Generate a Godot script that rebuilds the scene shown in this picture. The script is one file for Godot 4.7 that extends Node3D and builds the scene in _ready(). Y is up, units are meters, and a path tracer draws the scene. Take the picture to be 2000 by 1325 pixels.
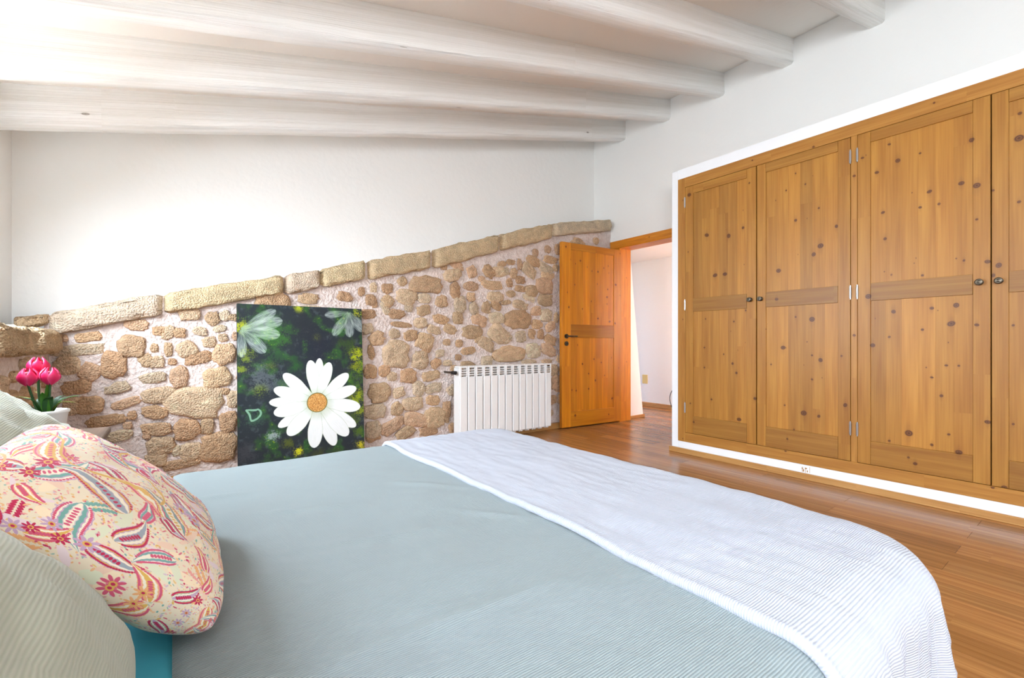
extends Node3D
# Room axes: x runs along the stone wall, y is up, -z runs away along the wardrobe wall. P(v, z, u) puts v on x, z on y and u on -z.

var rng := RandomNumberGenerator.new()
var noise := FastNoiseLite.new()
var M := {}
var taken := {}

const SLOPE := 0.251
func beam_z(v: float) -> float: return 2.238 + SLOPE * v
func ceil_z(v: float) -> float: return 2.453 + SLOPE * v

func _ready() -> void:
	rng.seed = 7
	noise.seed = 11
	noise.noise_type = FastNoiseLite.TYPE_SIMPLEX_SMOOTH
	noise.frequency = 1.0
	make_camera_and_light()
	make_materials()
	make_shell()
	make_ceiling()
	make_stone_walls()
	make_floor()
	make_doorway_and_hall()
	make_wardrobe()
	make_bed()
	make_pillows()
	make_painting()
	make_radiator()
	make_nightstand()
	make_tulips()

# ------------------------------------------------------------------ camera and light
func make_camera_and_light() -> void:
	var cam := Camera3D.new()
	cam.name = "camera"
	add_child(cam)
	cam.projection = Camera3D.PROJECTION_FRUSTUM
	cam.near = 0.05
	cam.far = 60.0
	cam.size = 2.0 * 0.05 * 662.5 / 889.0
	cam.frustum_offset = Vector2(0, 0.05 * 8.5 / 889.0)
	cam.position = Vector3(0, 0.92, 0)
	cam.rotation.y = -0.6387
	cam.current = true
	var we := WorldEnvironment.new()
	we.name = "world_environment"
	var e := Environment.new()
	var sky := Sky.new()
	var sm := ProceduralSkyMaterial.new()
	sm.sky_top_color = Color(0.55, 0.72, 0.95)
	sm.sky_horizon_color = Color(0.86, 0.92, 1.0)
	sm.ground_horizon_color = Color(0.80, 0.80, 0.76)
	sm.ground_bottom_color = Color(0.55, 0.52, 0.46)
	sm.sky_energy_multiplier = 1.4
	sm.ground_energy_multiplier = 1.0
	sky.sky_material = sm
	e.background_mode = Environment.BG_SKY
	e.sky = sky
	e.tonemap_mode = Environment.TONE_MAPPER_LINEAR
	e.tonemap_exposure = 1.52
	e.sdfgi_enabled = true
	e.ssao_enabled = true
	e.ssil_enabled = true
	we.environment = e
	add_child(we)
	# unseen area lights at openings of the left wall, the wall behind the camera and the hall
	daylight("unseen_window_daylight", P(-0.97, 1.46, 2.35), Vector2(1.1, 0.76), -PI / 2, Color(0.88, 0.94, 1.0), 7.4, -0.85)  # out of view, lights back wall and bed, tilted down off the ceiling
	daylight("unseen_window_daylight", P(-0.99, 1.45, -0.9), Vector2(1.5, 0.8), -PI / 2, Color(0.90, 0.95, 1.0), 9.6, 0.25)  # out of view, placed to light beams and bed, tilted upwards
	daylight("unseen_window_daylight", P(2.3, 1.2, -3.72), Vector2(2.9, 2.0), PI, Color(0.92, 0.96, 1.0), 12.0, 0.5)  # unseen, tilted up to brighten the beams and upper walls
	daylight("unseen_window_daylight", P(5.14, 1.3, 1.93), Vector2(0.8, 1.3), PI, Color(0.97, 0.97, 1.0), 7.0)  # unseen, past the wardrobe, placed to light the hall wall and reveal

func daylight(called: String, at: Vector3, size: Vector2, turn: float, c: Color, energy: float, tilt := 0.0) -> void:
	var l := AreaLight3D.new()
	l.name = called
	l.area_size = size
	l.light_color = c
	l.light_energy = energy
	l.shadow_enabled = true
	l.position = at
	l.rotation = Vector3(tilt, turn, 0)
	l.set("area_range", 20.0)
	add_child(l, true)

# ------------------------------------------------------------------ helpers
func P(v: float, z: float, u: float) -> Vector3: return Vector3(v, z, -u)

func numbered(called: String) -> String:
	if not taken.has(called):
		taken[called] = 0
		return called
	taken[called] += 1
	return "%s_%03d" % [called, taken[called]]

func thing(called: String, label: String, category: String, at := Vector3.ZERO, group := "") -> Node3D:
	var o := Node3D.new()
	o.name = numbered(called)
	add_child(o)
	o.position = at
	o.set_meta("label", label)
	o.set_meta("category", category)
	if group != "": o.set_meta("group", group)
	return o

func tag(o: Node, label: String, category: String, group := "") -> Node:
	o.set_meta("label", label)
	o.set_meta("category", category)
	if group != "": o.set_meta("group", group)
	return o

func obj(called: String, mesh: Mesh, m: Material, parent: Node = self, at := Vector3.ZERO) -> MeshInstance3D:
	var o := MeshInstance3D.new()
	o.name = numbered(called) if parent == self else called
	o.mesh = mesh
	o.material_override = m
	o.position = at
	parent.add_child(o, true)
	return o

func struct(called: String, mesh: Mesh, m: Material, label: String, parent: Node = self) -> MeshInstance3D:
	var o := obj(called, mesh, m, parent)
	if parent == self:
		o.set_meta("kind", "structure")
		o.set_meta("label", label)
	return o

func begin() -> SurfaceTool:
	var st := SurfaceTool.new()
	st.begin(Mesh.PRIMITIVE_TRIANGLES)
	return st

func uv_of(p: Vector3, n: Vector3, mode: int, o: Vector3) -> Vector2:
	# 0: metres with the grain along y; 1: grain along x; 2: grain along z; 3: front face, x across and y up
	var q := p + o
	var a := n.abs()
	match mode:
		0:
			return Vector2(q.z if a.x > 0.7 else q.x, q.y) if a.y < 0.7 else Vector2(q.x, q.z)
		1:
			return Vector2(q.z if a.y > 0.7 else q.y, q.x) if a.x < 0.7 else Vector2(q.z, q.y)
		2:
			return Vector2(q.x if a.y > 0.7 else q.y, q.z) if a.z < 0.7 else Vector2(q.x, q.y)
		_:
			return Vector2(q.x, -q.y)

func face(st: SurfaceTool, pts: Array, n: Vector3, mode := 0, o := Vector3.ZERO) -> void:
	var idx := [0, 1, 2] if pts.size() == 3 else [0, 1, 2, 0, 2, 3]
	var cr: Vector3 = (pts[1] - pts[0]).cross(pts[2] - pts[0])
	if cr.dot(n) > 0.0: idx.reverse()
	for i in idx:
		st.set_normal(n)
		st.set_uv(uv_of(pts[i], n, mode, o))
		st.add_vertex(pts[i])

func add_box(st: SurfaceTool, c: Vector3, s: Vector3, b := 0.0, mode := 0, o := Vector3.ZERO) -> void:
	var h := s * 0.5
	for a in 3:
		var i := (a + 1) % 3
		var j := (a + 2) % 3
		for sg in [-1.0, 1.0]:
			var n := Vector3.ZERO
			n[a] = sg
			var pts := []
			for k in [[-1, -1], [1, -1], [1, 1], [-1, 1]]:
				var p := c
				p[a] += sg * h[a]
				p[i] += k[0] * (h[i] - b)
				p[j] += k[1] * (h[j] - b)
				pts.append(p)
			face(st, pts, n, mode, o)
			if b <= 0.0: continue
			for sj in [-1.0, 1.0]:   # edge between faces a and i
				var e := []
				for k in [[0, -1], [0, 1], [1, 1], [1, -1]]:
					var p2 := c
					p2[a] += sg * (h[a] if k[0] == 0 else h[a] - b)
					p2[i] += sj * (h[i] - b if k[0] == 0 else h[i])
					p2[j] += k[1] * (h[j] - b)
					e.append(p2)
				var n2 := Vector3.ZERO
				n2[a] = sg
				n2[i] = sj
				face(st, e, n2.normalized(), mode, o)
	if b > 0.0:
		for sx in [-1.0, 1.0]:
			for sy in [-1.0, 1.0]:
				for sz in [-1.0, 1.0]:
					var s3 := Vector3(sx, sy, sz)
					var k3 := c + h * s3
					face(st, [k3 - Vector3(0, b * sy, b * sz), k3 - Vector3(b * sx, 0, b * sz), k3 - Vector3(b * sx, b * sy, 0)], s3.normalized(), mode, o)

func box_between(st: SurfaceTool, a: Vector3, b: Vector3, bevel := 0.0, mode := 0, o := Vector3.ZERO) -> void:
	add_box(st, (a + b) * 0.5, (b - a).abs(), bevel, mode, o)

func box_mesh(a: Vector3, b: Vector3, bevel := 0.0, mode := 0, o := Vector3.ZERO) -> Mesh:
	var st := begin()
	box_between(st, a, b, bevel, mode, o)
	return st.commit()

func grid(nu: int, nv: int, at: Callable, uv: Callable, flip := false, col = null) -> Mesh:
	# a smooth sheet of (nu + 1) x (nv + 1) points
	var st := begin()
	st.set_smooth_group(0)
	for j in nv + 1:
		for i in nu + 1:
			if col != null: st.set_color(col.call(i, j))
			st.set_uv(uv.call(i, j))
			st.add_vertex(at.call(i, j))
	grid_index(st, nu, nv, 0, flip)
	st.generate_normals()
	return st.commit()

func grid_index(st: SurfaceTool, nu: int, nv: int, base: int, flip: bool) -> void:
	for j in nv:
		for i in nu:
			var a := base + j * (nu + 1) + i
			var b := a + 1
			var c := a + nu + 1
			var d := c + 1
			for k in ([a, c, b, b, c, d] if flip else [a, b, c, b, d, c]):
				st.add_index(k)

func lathe(profile: Array, seg := 24) -> Mesh:
	# profile: Vector2(radius, y) from the bottom up, on the outside
	return grid(seg, profile.size() - 1,
		func(i: int, j: int): return Vector3(cos(TAU * i / seg) * profile[j].x, profile[j].y, sin(TAU * i / seg) * profile[j].x),
		func(i: int, j: int): return Vector2(float(i) / seg, float(j)))

func tube(pts: Array, r0: float, r1: float, seg := 8) -> Mesh:
	var c := Curve3D.new()
	for k in pts.size():
		var a: Vector3 = pts[maxi(k - 1, 0)]
		var b: Vector3 = pts[mini(k + 1, pts.size() - 1)]
		c.add_point(pts[k], (a - b) / 6.0, (b - a) / 6.0)
	var n: int = (pts.size() - 1) * 6
	var len := c.get_baked_length()
	var ps := []
	for k in n + 1: ps.append(c.sample_baked(len * k / n, true))
	return grid(seg, n,
		func(i: int, j: int):
			var t: Vector3 = (ps[mini(j + 1, n)] - ps[maxi(j - 1, 0)]).normalized()
			var s: Vector3 = t.cross(Vector3(0.31, 0.2, 0.93)).normalized()
			var w := t.cross(s)
			return ps[j] + (s * cos(TAU * i / seg) + w * sin(TAU * i / seg)) * lerpf(r0, r1, float(j) / n),
		func(i: int, j: int): return Vector2(float(i) / seg, float(j) / n), true)

func cyl(a: Vector3, b: Vector3, r: float, seg := 14) -> Mesh:
	var st := begin()
	add_cyl(st, a, b, r, seg)
	return st.commit()

func add_cyl(st: SurfaceTool, a: Vector3, b: Vector3, r: float, seg := 14) -> void:
	var t := (b - a).normalized()
	var s := t.cross(Vector3(0.31, 0.2, 0.93)).normalized()
	var w := t.cross(s)
	for i in seg:
		var d0 := s * cos(TAU * i / seg) + w * sin(TAU * i / seg)
		var d1 := s * cos(TAU * (i + 1) / seg) + w * sin(TAU * (i + 1) / seg)
		face(st, [a + d0 * r, b + d0 * r, b + d1 * r, a + d1 * r], (d0 + d1).normalized())
		face(st, [a, a + d0 * r, a + d1 * r], -t)
		face(st, [b, b + d0 * r, b + d1 * r], t)

# ------------------------------------------------------------------ materials
func mat(c: Color, rough := 0.8, tex: Texture2D = null, metal := 0.0) -> StandardMaterial3D:
	var m := StandardMaterial3D.new()
	m.albedo_color = c
	m.roughness = rough
	m.metallic = metal
	if tex: m.albedo_texture = tex
	return m

func relief(m: StandardMaterial3D, tex: Texture2D, cm: float) -> void:
	m.heightmap_enabled = true
	m.heightmap_texture = tex
	m.heightmap_scale = cm

func triplanar(m: StandardMaterial3D, scale: float) -> void:
	m.uv1_triplanar = true
	m.uv1_world_triplanar = true
	m.uv1_scale = Vector3.ONE * scale

func c8(r: int, g: int, b: int) -> Color: return Color8(r, g, b)

func seamless(size: int, freq: float, octaves: int, kind := FastNoiseLite.TYPE_SIMPLEX_SMOOTH, sd := 3) -> Image:
	var n := FastNoiseLite.new()
	n.noise_type = kind
	n.seed = sd
	n.frequency = freq
	n.fractal_octaves = octaves
	n.fractal_type = FastNoiseLite.FRACTAL_FBM if octaves > 1 else FastNoiseLite.FRACTAL_NONE
	return n.get_seamless_image(size, size)

func shade_map(src: Image, lo: Color, hi: Color) -> ImageTexture:
	var d := src.get_data()
	var out := PackedByteArray()
	out.resize(d.size() * 3)
	var lut := []
	for k in 256: lut.append(lo.lerp(hi, k / 255.0))
	for k in d.size():
		var c: Color = lut[d[k]]
		out[k * 3] = int(c.r * 255.0)
		out[k * 3 + 1] = int(c.g * 255.0)
		out[k * 3 + 2] = int(c.b * 255.0)
	return ImageTexture.create_from_image(Image.create_from_data(src.get_width(), src.get_height(), false, Image.FORMAT_RGB8, out))

var grain_fine := PackedByteArray()
var grain_wide := PackedByteArray()

func grain_source() -> void:
	# streaks that run along y: short noise pictures drawn out lengthwise
	for k in 2:
		var n := FastNoiseLite.new()
		n.seed = 21 + k
		n.noise_type = FastNoiseLite.TYPE_SIMPLEX_SMOOTH
		n.frequency = [0.16, 0.028][k]
		n.fractal_octaves = [2, 3][k]
		var im := n.get_seamless_image(512, 512)
		im.crop(512, [24, 64][k])
		im.resize(512, 1024, Image.INTERPOLATE_CUBIC)
		if k == 0: grain_fine = im.get_data()
		else: grain_wide = im.get_data()

func wood(w: int, h: int, wm: float, hm: float, pieces: Array, knots: Array, pale: Color, deep: Color, knot_color: Color, sd: int, contrast := 1.0) -> ImageTexture:
	# pieces: [x0, y0, x1, y1, lies, tone] in metres from the lower corner; knots: [x, y, size, lies]
	var r := RandomNumberGenerator.new()
	r.seed = sd
	var out := PackedByteArray()
	out.resize(w * h * 3)
	for p in pieces:
		var ox := r.randi() % 512
		var oy := r.randi() % 1024
		var tone: float = p[5] * r.randf_range(0.96, 1.04)
		var warm := r.randf_range(-0.02, 0.02)
		var x0 := clampi(int(p[0] / wm * w), 0, w)
		var x1 := clampi(int(ceil(p[2] / wm * w)), 0, w)
		var y0 := clampi(int((1.0 - p[3] / hm) * h), 0, h)
		var y1 := clampi(int(ceil((1.0 - p[1] / hm) * h)), 0, h)
		var lies: bool = p[4]
		for y in range(y0, y1):
			var at := (y * w + x0) * 3
			for x in range(x0, x1):
				var k: int
				if lies: k = ((y + ox) & 511) + ((x + oy) & 1023) * 512
				else: k = ((x + ox) & 511) + ((y + oy) & 1023) * 512
				var t := (grain_fine[k] * 0.35 + grain_wide[k] * 0.65) / 255.0
				t = clampf(0.5 + (t - 0.5) * 1.6 * contrast, 0.0, 1.0)
				out[at] = clampi(int((pale.r + (deep.r - pale.r) * t) * tone * 255.0), 0, 255)
				out[at + 1] = clampi(int((pale.g + (deep.g - pale.g) * t) * tone * 255.0), 0, 255)
				out[at + 2] = clampi(int((pale.b + (deep.b - pale.b) * t) * (tone + warm) * 255.0), 0, 255)
				at += 3
	var s := float(w) / wm
	for kn in knots:
		var cx: float = kn[0] * s
		var cy: float = (hm - kn[1]) * s
		var rad: float = kn[2] * s
		var lean := r.randf_range(-0.5, 0.5)
		var wide := r.randf_range(0.8, 1.35)
		var reach := int(rad * 4.5) + 2
		for y in range(maxi(0, int(cy) - reach), mini(h, int(cy) + reach)):
			for x in range(maxi(0, int(cx) - reach), mini(w, int(cx) + reach)):
				var dx := (x - cx)
				var dy := (y - cy)
				var a := dx * cos(lean) + dy * sin(lean)
				var b := -dx * sin(lean) + dy * cos(lean)
				var core := sqrt(a * a / (wide * wide) + b * b) / rad
				var halo := sqrt(dx * dx * 1.6 + dy * dy * 0.16) / rad if not kn[3] else sqrt(dy * dy * 1.6 + dx * dx * 0.16) / rad
				var f := 0.0
				if core < 1.35: f = clampf((1.35 - core) / 0.5, 0.0, 1.0) * (0.72 + 0.2 * sin(core * 9.0))
				elif halo < 1.9: f = 0.16 * (1.0 - halo / 1.9) + 0.05 * maxf(0.0, sin(halo * 12.0)) * (1.0 - halo / 1.9)
				if f <= 0.0: continue
				var at2 := (y * w + x) * 3
				out[at2] = int(lerpf(out[at2], knot_color.r * 255.0, f))
				out[at2 + 1] = int(lerpf(out[at2 + 1], knot_color.g * 255.0, f))
				out[at2 + 2] = int(lerpf(out[at2 + 2], knot_color.b * 255.0, f))
	return ImageTexture.create_from_image(Image.create_from_data(w, h, false, Image.FORMAT_RGB8, out))

func make_materials() -> void:
	grain_source()
	var fine := ImageTexture.create_from_image(seamless(512, 0.03, 4))
	var crumb := ImageTexture.create_from_image(seamless(512, 0.045, 5, FastNoiseLite.TYPE_SIMPLEX_SMOOTH, 9))
	# plaster
	M.plaster = mat(c8(249, 247, 242), 0.9)
	triplanar(M.plaster, 0.8)
	relief(M.plaster, fine, 0.12)
	M.ceiling = mat(c8(244, 238, 230), 0.92)
	triplanar(M.ceiling, 0.8)
	relief(M.ceiling, fine, 0.12)
	M.surround = mat(c8(246, 247, 248), 0.75)
	triplanar(M.surround, 1.0)
	relief(M.surround, fine, 0.1)
	# stone and mortar: the tone of each stone is in its vertex colours, the pitted grain in the texture
	var mottle := shade_map(seamless(512, 0.03, 5, FastNoiseLite.TYPE_SIMPLEX_SMOOTH, 5), Color(0.86, 0.82, 0.78), Color(1.0, 1.0, 1.0))
	M.stone = mat(Color.WHITE, 0.95, mottle)
	M.stone.vertex_color_use_as_albedo = true
	triplanar(M.stone, 3.2)
	relief(M.stone, crumb, 1.8)
	var mottle2 := shade_map(seamless(512, 0.02, 5, FastNoiseLite.TYPE_SIMPLEX_SMOOTH, 6), c8(214, 192, 180), c8(243, 229, 222))
	M.mortar = mat(Color.WHITE, 0.95, mottle2)
	triplanar(M.mortar, 1.6)
	relief(M.mortar, crumb, 1.1)
	# whitewashed beams
	var bw := wood(512, 1024, 0.5, 4.0, [[0, 0, 0.5, 4.0, false, 1.0]], [[0.11, 0.6, 0.006, false], [0.21, 1.5, 0.005, false], [0.33, 2.6, 0.006, false], [0.1, 3.1, 0.004, false], [0.42, 3.4, 0.005, false], [0.27, 0.9, 0.004, false]], c8(248, 247, 246), c8(232, 229, 224), c8(150, 140, 130), 5, 0.8)
	M.beam = mat(Color.WHITE, 0.75, bw)
	M.beam.uv1_scale = Vector3(2.0, 0.25, 1)
	relief(M.beam, ImageTexture.create_from_image(Image.create_from_data(512, 1024, false, Image.FORMAT_L8, grain_fine)), 0.25)
	# parquet
	var fl := wood(512, 1024, 0.5, 2.0, [[0, 0, 0.5, 2.0, false, 1.0]], [], c8(182, 130, 76), c8(142, 94, 50), c8(110, 60, 25), 6, 1.0)
	M.planks = []
	for k in 6:
		var t: float = [1.0, 0.92, 1.05, 0.96, 0.88, 1.02][k]
		var m := mat(Color(t, t * [1.0, 0.985, 1.0, 1.01, 0.98, 0.99][k], t * [1.0, 0.96, 0.98, 1.03, 0.97, 1.0][k]), 0.24, fl)
		m.uv1_scale = Vector3(2.0, 0.5, 1)
		m.metallic_specular = 0.55
		M.planks.append(m)
	M.joint = mat(c8(120, 80, 46), 0.6)
	M.skirting = mat(Color.WHITE, 0.4, wood(256, 512, 0.2, 1.0, [[0, 0, 0.2, 1.0, false, 1.0]], [], c8(206, 160, 100), c8(170, 118, 62), c8(110, 60, 25), 8, 0.9))
	M.skirting.uv1_scale = Vector3(5.0, 1.0, 1)
	# golden pine for casing and frames
	M.pine = mat(Color.WHITE, 0.42, wood(256, 1024, 0.25, 1.0, [[0, 0, 0.25, 1.0, false, 1.0]], [[0.07, 0.3, 0.006, false], [0.16, 0.72, 0.007, false], [0.2, 0.12, 0.005, false], [0.04, 0.88, 0.004, false]], c8(192, 136, 60), c8(166, 107, 38), c8(82, 38, 12), 9))
	M.pine.uv1_scale = Vector3(4.0, 1.0, 1)
	M.orange_pine = mat(Color.WHITE, 0.38, wood(256, 1024, 0.25, 1.0, [[0, 0, 0.25, 1.0, false, 1.0]], [[0.07, 0.3, 0.005, false], [0.16, 0.72, 0.006, false], [0.2, 0.12, 0.004, false]], c8(222, 145, 36), c8(190, 109, 18), c8(96, 36, 8), 10))
	M.orange_pine.uv1_scale = Vector3(4.0, 1.0, 1)
	M.steel = mat(c8(190, 192, 196), 0.3, null, 0.9)
	M.bronze = mat(c8(92, 84, 72), 0.28, null, 0.85)
	M.enamel = mat(c8(248, 246, 242), 0.35)
	M.ivory = mat(c8(226, 200, 130), 0.5)
	M.black = mat(c8(26, 26, 28), 0.5)
	M.walnut = mat(Color.WHITE, 0.5, wood(256, 512, 0.25, 1.0, [[0, 0, 0.25, 1.0, false, 1.0]], [], c8(122, 98, 82), c8(84, 64, 52), c8(40, 25, 15), 12))
	M.walnut.uv1_scale = Vector3(4.0, 1.0, 1)
	M.glass = mat(Color(0.95, 0.98, 1.0, 0.08), 0.02)
	M.glass.transparency = BaseMaterial3D.TRANSPARENCY_ALPHA
	M.cover = ribbed(c8(160, 170, 170), c8(131, 144, 145), 0.038, 10, 0.12, 31)
	M.throw = ribbed(c8(197, 200, 208), c8(183, 186, 198), 0.042, 10, 0.14, 32)
	M.pillow = ribbed(c8(182, 182, 164), c8(170, 172, 152), 0.036, 12, 0.03, 33)
	M.sheet = mat(c8(86, 190, 212), 0.7)
	relief(M.sheet, fine, 0.1)

func ribbed(a: Color, b: Color, metres: float, ribs: int, cm: float, sd: int) -> StandardMaterial3D:
	# a ribbed weave: ribs along u, drawn from thread colours and a corded relief
	var n := 320
	var r := RandomNumberGenerator.new()
	r.seed = sd
	var col := PackedByteArray()
	var hei := PackedByteArray()
	col.resize(n * n * 3)
	hei.resize(n * n)
	for y in n:
		var ph := float(y) / n * ribs
		var up := 0.5 + 0.5 * cos(TAU * ph)
		for x in n:
			var j := r.randf()
			var t := clampf(1.0 - up + (j - 0.5) * 0.5, 0.0, 1.0)
			var k := y * n + x
			col[k * 3] = int(lerpf(a.r, b.r, t) * 255.0)
			col[k * 3 + 1] = int(lerpf(a.g, b.g, t) * 255.0)
			col[k * 3 + 2] = int(lerpf(a.b, b.b, t) * 255.0)
			hei[k] = int(clampf(up * 0.85 + j * 0.15, 0.0, 1.0) * 255.0)
	var m := mat(Color.WHITE, 0.92, ImageTexture.create_from_image(Image.create_from_data(n, n, false, Image.FORMAT_RGB8, col)))
	relief(m, ImageTexture.create_from_image(Image.create_from_data(n, n, false, Image.FORMAT_L8, hei)), cm)
	m.uv1_scale = Vector3(1.0 / metres, 1.0 / metres, 1)
	m.rim_enabled = true
	m.rim = 0.25
	return m

# ------------------------------------------------------------------ the room
func make_shell() -> void:
	# back wall: plaster, its stonework is added later
	var st := begin()
	box_between(st, P(-1.15, 0, 3.97), P(4.71, 3.75, 4.3))
	struct("wall_back", st.commit(), M.plaster, "white plaster wall above the exposed stonework")
	# right wall with the doorway
	st = begin()
	box_between(st, P(4.23, 0, -4.3), P(4.71, 3.75, 2.72))
	box_between(st, P(4.23, 2.10, 2.72), P(4.71, 3.75, 3.60))
	box_between(st, P(4.23, 0, 3.60), P(4.40, 3.75, 3.97))
	box_between(st, P(4.40, 2.10, 3.60), P(4.71, 3.75, 3.97))
	# plastered reveal that flares out towards the floor
	var lo := 4.72
	var hi := 4.46
	face(st, [P(4.40, 0, 3.60), P(lo, 0, 3.60), P(hi, 2.10, 3.60), P(4.40, 2.10, 3.60)], Vector3(0, 0, 1))
	face(st, [P(lo, 0, 3.60), P(lo, 0, 3.97), P(hi, 2.10, 3.97), P(hi, 2.10, 3.60)], Vector3(1, 0.12, 0).normalized())
	struct("wall_right", st.commit(), M.plaster, "white plaster wall with the doorway and the wardrobe")
	# left wall with two openings, both out of view, placed for daylight
	st = begin()
	var u0 := -4.3
	for w in [[-1.7, -0.1], [1.75, 2.95]]:
		box_between(st, P(-1.15, 0, u0), P(-0.78, 2.6, w[0]))
		box_between(st, P(-1.15, 0, w[0]), P(-0.78, 1.0, w[1]))
		box_between(st, P(-1.15, 1.9, w[0]), P(-0.78, 2.6, w[1]))
		u0 = w[1]
	box_between(st, P(-1.15, 0, u0), P(-0.78, 2.6, 3.97))
	struct("wall_left", st.commit(), M.plaster, "white plaster wall behind the bed head")
	# unseen wall behind the camera, set far back so its wide opening lights evenly
	st = begin()
	box_between(st, P(-1.15, 0, -4.3), P(0.8, 3.75, -4.0))
	box_between(st, P(3.8, 0, -4.3), P(4.71, 3.75, -4.0))
	box_between(st, P(0.8, 2.3, -4.3), P(3.8, 3.75, -4.0))
	struct("wall_front", st.commit(), M.plaster, "unseen white plaster wall opposite the stone wall")
	unseen_window(1, P(-1.10, 1.0, 1.75), P(-1.10, 1.9, 2.95), true)  # out of view, lights the left of the stone wall
	unseen_window(2, P(-1.10, 1.0, -1.7), P(-1.10, 1.9, -0.1), true)  # out of view, placed to light the near faces of the beams
	unseen_window(3, P(0.8, 0.0, -4.15), P(3.8, 2.3, -4.15), false)  # unseen glazing behind the camera, placed to brighten the whole room
	unseen_window(4, P(4.72, 0.6, 1.82), P(5.56, 2.0, 1.82), false)  # unseen, its kind and place chosen to light the hall

func unseen_window(n: int, a: Vector3, b: Vector3, along_z: bool) -> void:
	var o := Node3D.new()
	o.name = "unseen_window_%d" % n
	o.set_meta("kind", "structure")
	add_child(o)
	var t := Vector3(0.03, 0, 0) if along_z else Vector3(0, 0, 0.03)
	var w := Vector3(0, 0, -0.06) if along_z else Vector3(0.06, 0, 0)
	var span := Vector3(0, 0, b.z - a.z) if along_z else Vector3(b.x - a.x, 0, 0)
	var up := Vector3(0, b.y - a.y, 0)
	var fr := begin()
	for k in [0.0, 0.5, 1.0]:
		var c: Vector3 = a + span * k - w * k
		box_between(fr, c - t, c + w + up + t, 0.004)
	for k in [0.0, 1.0]:
		var c: Vector3 = a + up * k - Vector3(0, 0.06 * k, 0)
		box_between(fr, c - t + w, c + span - w + Vector3(0, 0.06, 0) + t, 0.004)
	obj("window_frame", fr.commit(), M.orange_pine, o)
	obj("pane", box_mesh(a - t * 0.1, b + t * 0.1), M.glass, o)

func make_ceiling() -> void:
	var st := begin()
	var a := -1.2
	var b := 4.8
	var f := 4.35
	var k := -4.35
	var n := Vector3(SLOPE, -1, 0).normalized()
	face(st, [P(a, ceil_z(a), k), P(b, ceil_z(b), k), P(b, ceil_z(b), f), P(a, ceil_z(a), f)], n)
	face(st, [P(a, ceil_z(a) + 0.15, k), P(b, ceil_z(b) + 0.15, k), P(b, ceil_z(b) + 0.15, f), P(a, ceil_z(a) + 0.15, f)], -n)
	for e in [k, f]:
		face(st, [P(a, ceil_z(a), e), P(b, ceil_z(b), e), P(b, ceil_z(b) + 0.15, e), P(a, ceil_z(a) + 0.15, e)], Vector3(0, 0, 1 if e < 0 else -1))
	for e in [a, b]:
		face(st, [P(e, ceil_z(e), k), P(e, ceil_z(e), f), P(e, ceil_z(e) + 0.15, f), P(e, ceil_z(e) + 0.15, k)], Vector3(1 if e > 0 else -1, 0, 0))
	var c := struct("ceiling", st.commit(), M.ceiling, "sloping white ceiling carried by whitewashed beams")
	var us := [3.473, 2.873, 2.286, 1.68, 1.062, 0.455, -0.15, -0.755, -1.36, -1.965, -2.57, -3.175, -3.78]
	for q in us.size():
		var o := obj("beam", beam_mesh(us[q], q), M.beam, c)
		o.set_meta("label", "whitewashed rough-hewn ceiling beam")

func beam_mesh(u: float, sd: int) -> Mesh:
	# cross-section from the ceiling on the near side round the underside to the far side; arrises waver as hewn timber does
	var n := 110
	var v0 := -0.85
	var v1 := 4.3
	var sec := [Vector2(0, 0.225), Vector2(0, 0.15), Vector2(0, 0.08), Vector2(0.0, 0.022), Vector2(0.004, 0.010), Vector2(0.014, 0.001), Vector2(0.05, 0), Vector2(0.088, 0.001), Vector2(0.098, 0.012), Vector2(0.1, 0.08), Vector2(0.1, 0.225)]
	return grid(n, sec.size() - 1,
		func(i: int, j: int):
			var v := lerpf(v0, v1, float(i) / n)
			var s: Vector2 = sec[j]
			var wane := maxf(0.0, noise.get_noise_2d(v * 1.1 + sd * 13.7, 4.0)) * 0.030 + maxf(0.0, noise.get_noise_2d(v * 4.0 + sd * 5.1, 9.0)) * 0.008
			var d := s
			if j >= 3 and j <= 5:
				d += [Vector2(0, 0.8), Vector2(0.35, 0.35), Vector2(0.8, 0)][j - 3] * wane
			d += Vector2(noise.get_noise_2d(v * 0.8 + sd * 3.0, j * 0.3), noise.get_noise_2d(v * 0.9 + sd * 7.0, 20 + j * 0.2)) * 0.007
			return P(v, beam_z(v) + d.y, u + d.x),
		func(i: int, j: int): return Vector2(j * 0.045 + sd * 0.13, lerpf(v0, v1, float(i) / n) + sd * 0.71))

func make_floor() -> void:
	var f := struct("floor", box_mesh(P(-1.15, -0.12, -4.3), P(5.9, -0.014, 5.2)), M.joint, "glossy oak strip parquet floor")
	var meshes := {}
	var w := 0.125
	var row := 0
	var v := -0.5
	while v < 5.6:
		var u := 0.444 + (0.0 if row % 2 == 0 else 0.53) - 1.06 * 2.0
		while u < 4.3:
			var len := 1.06
			var mid := P(v + w / 2, 0, u + len / 2)
			# only boards that show: not those under the bed or inside the wardrobe box
			var hidden := (v + w < 1.2 and u > 0.35 and u + len < 1.75) or (v > 3.5 and v < 4.2 and u + len < 2.2) or (v > 4.25 and v + w < 4.70 and (u + len < 2.72)) or u + len < -1.3 or (v > 4.4 and u + len < 2.2)
			if not hidden:
				var key := rng.randi() % 4
				if not meshes.has(key):
					var st := begin()
					add_box(st, Vector3(0, -0.007, 0), Vector3(w - 0.0006, 0.014, len - 0.0010), 0.0005, 2, Vector3(key * 0.17, 0, key * 0.41))
					meshes[key] = st.commit()
				obj("plank", meshes[key], M.planks[rng.randi() % 6], f, mid)
			u += len
		row += 1
		v += w

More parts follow.
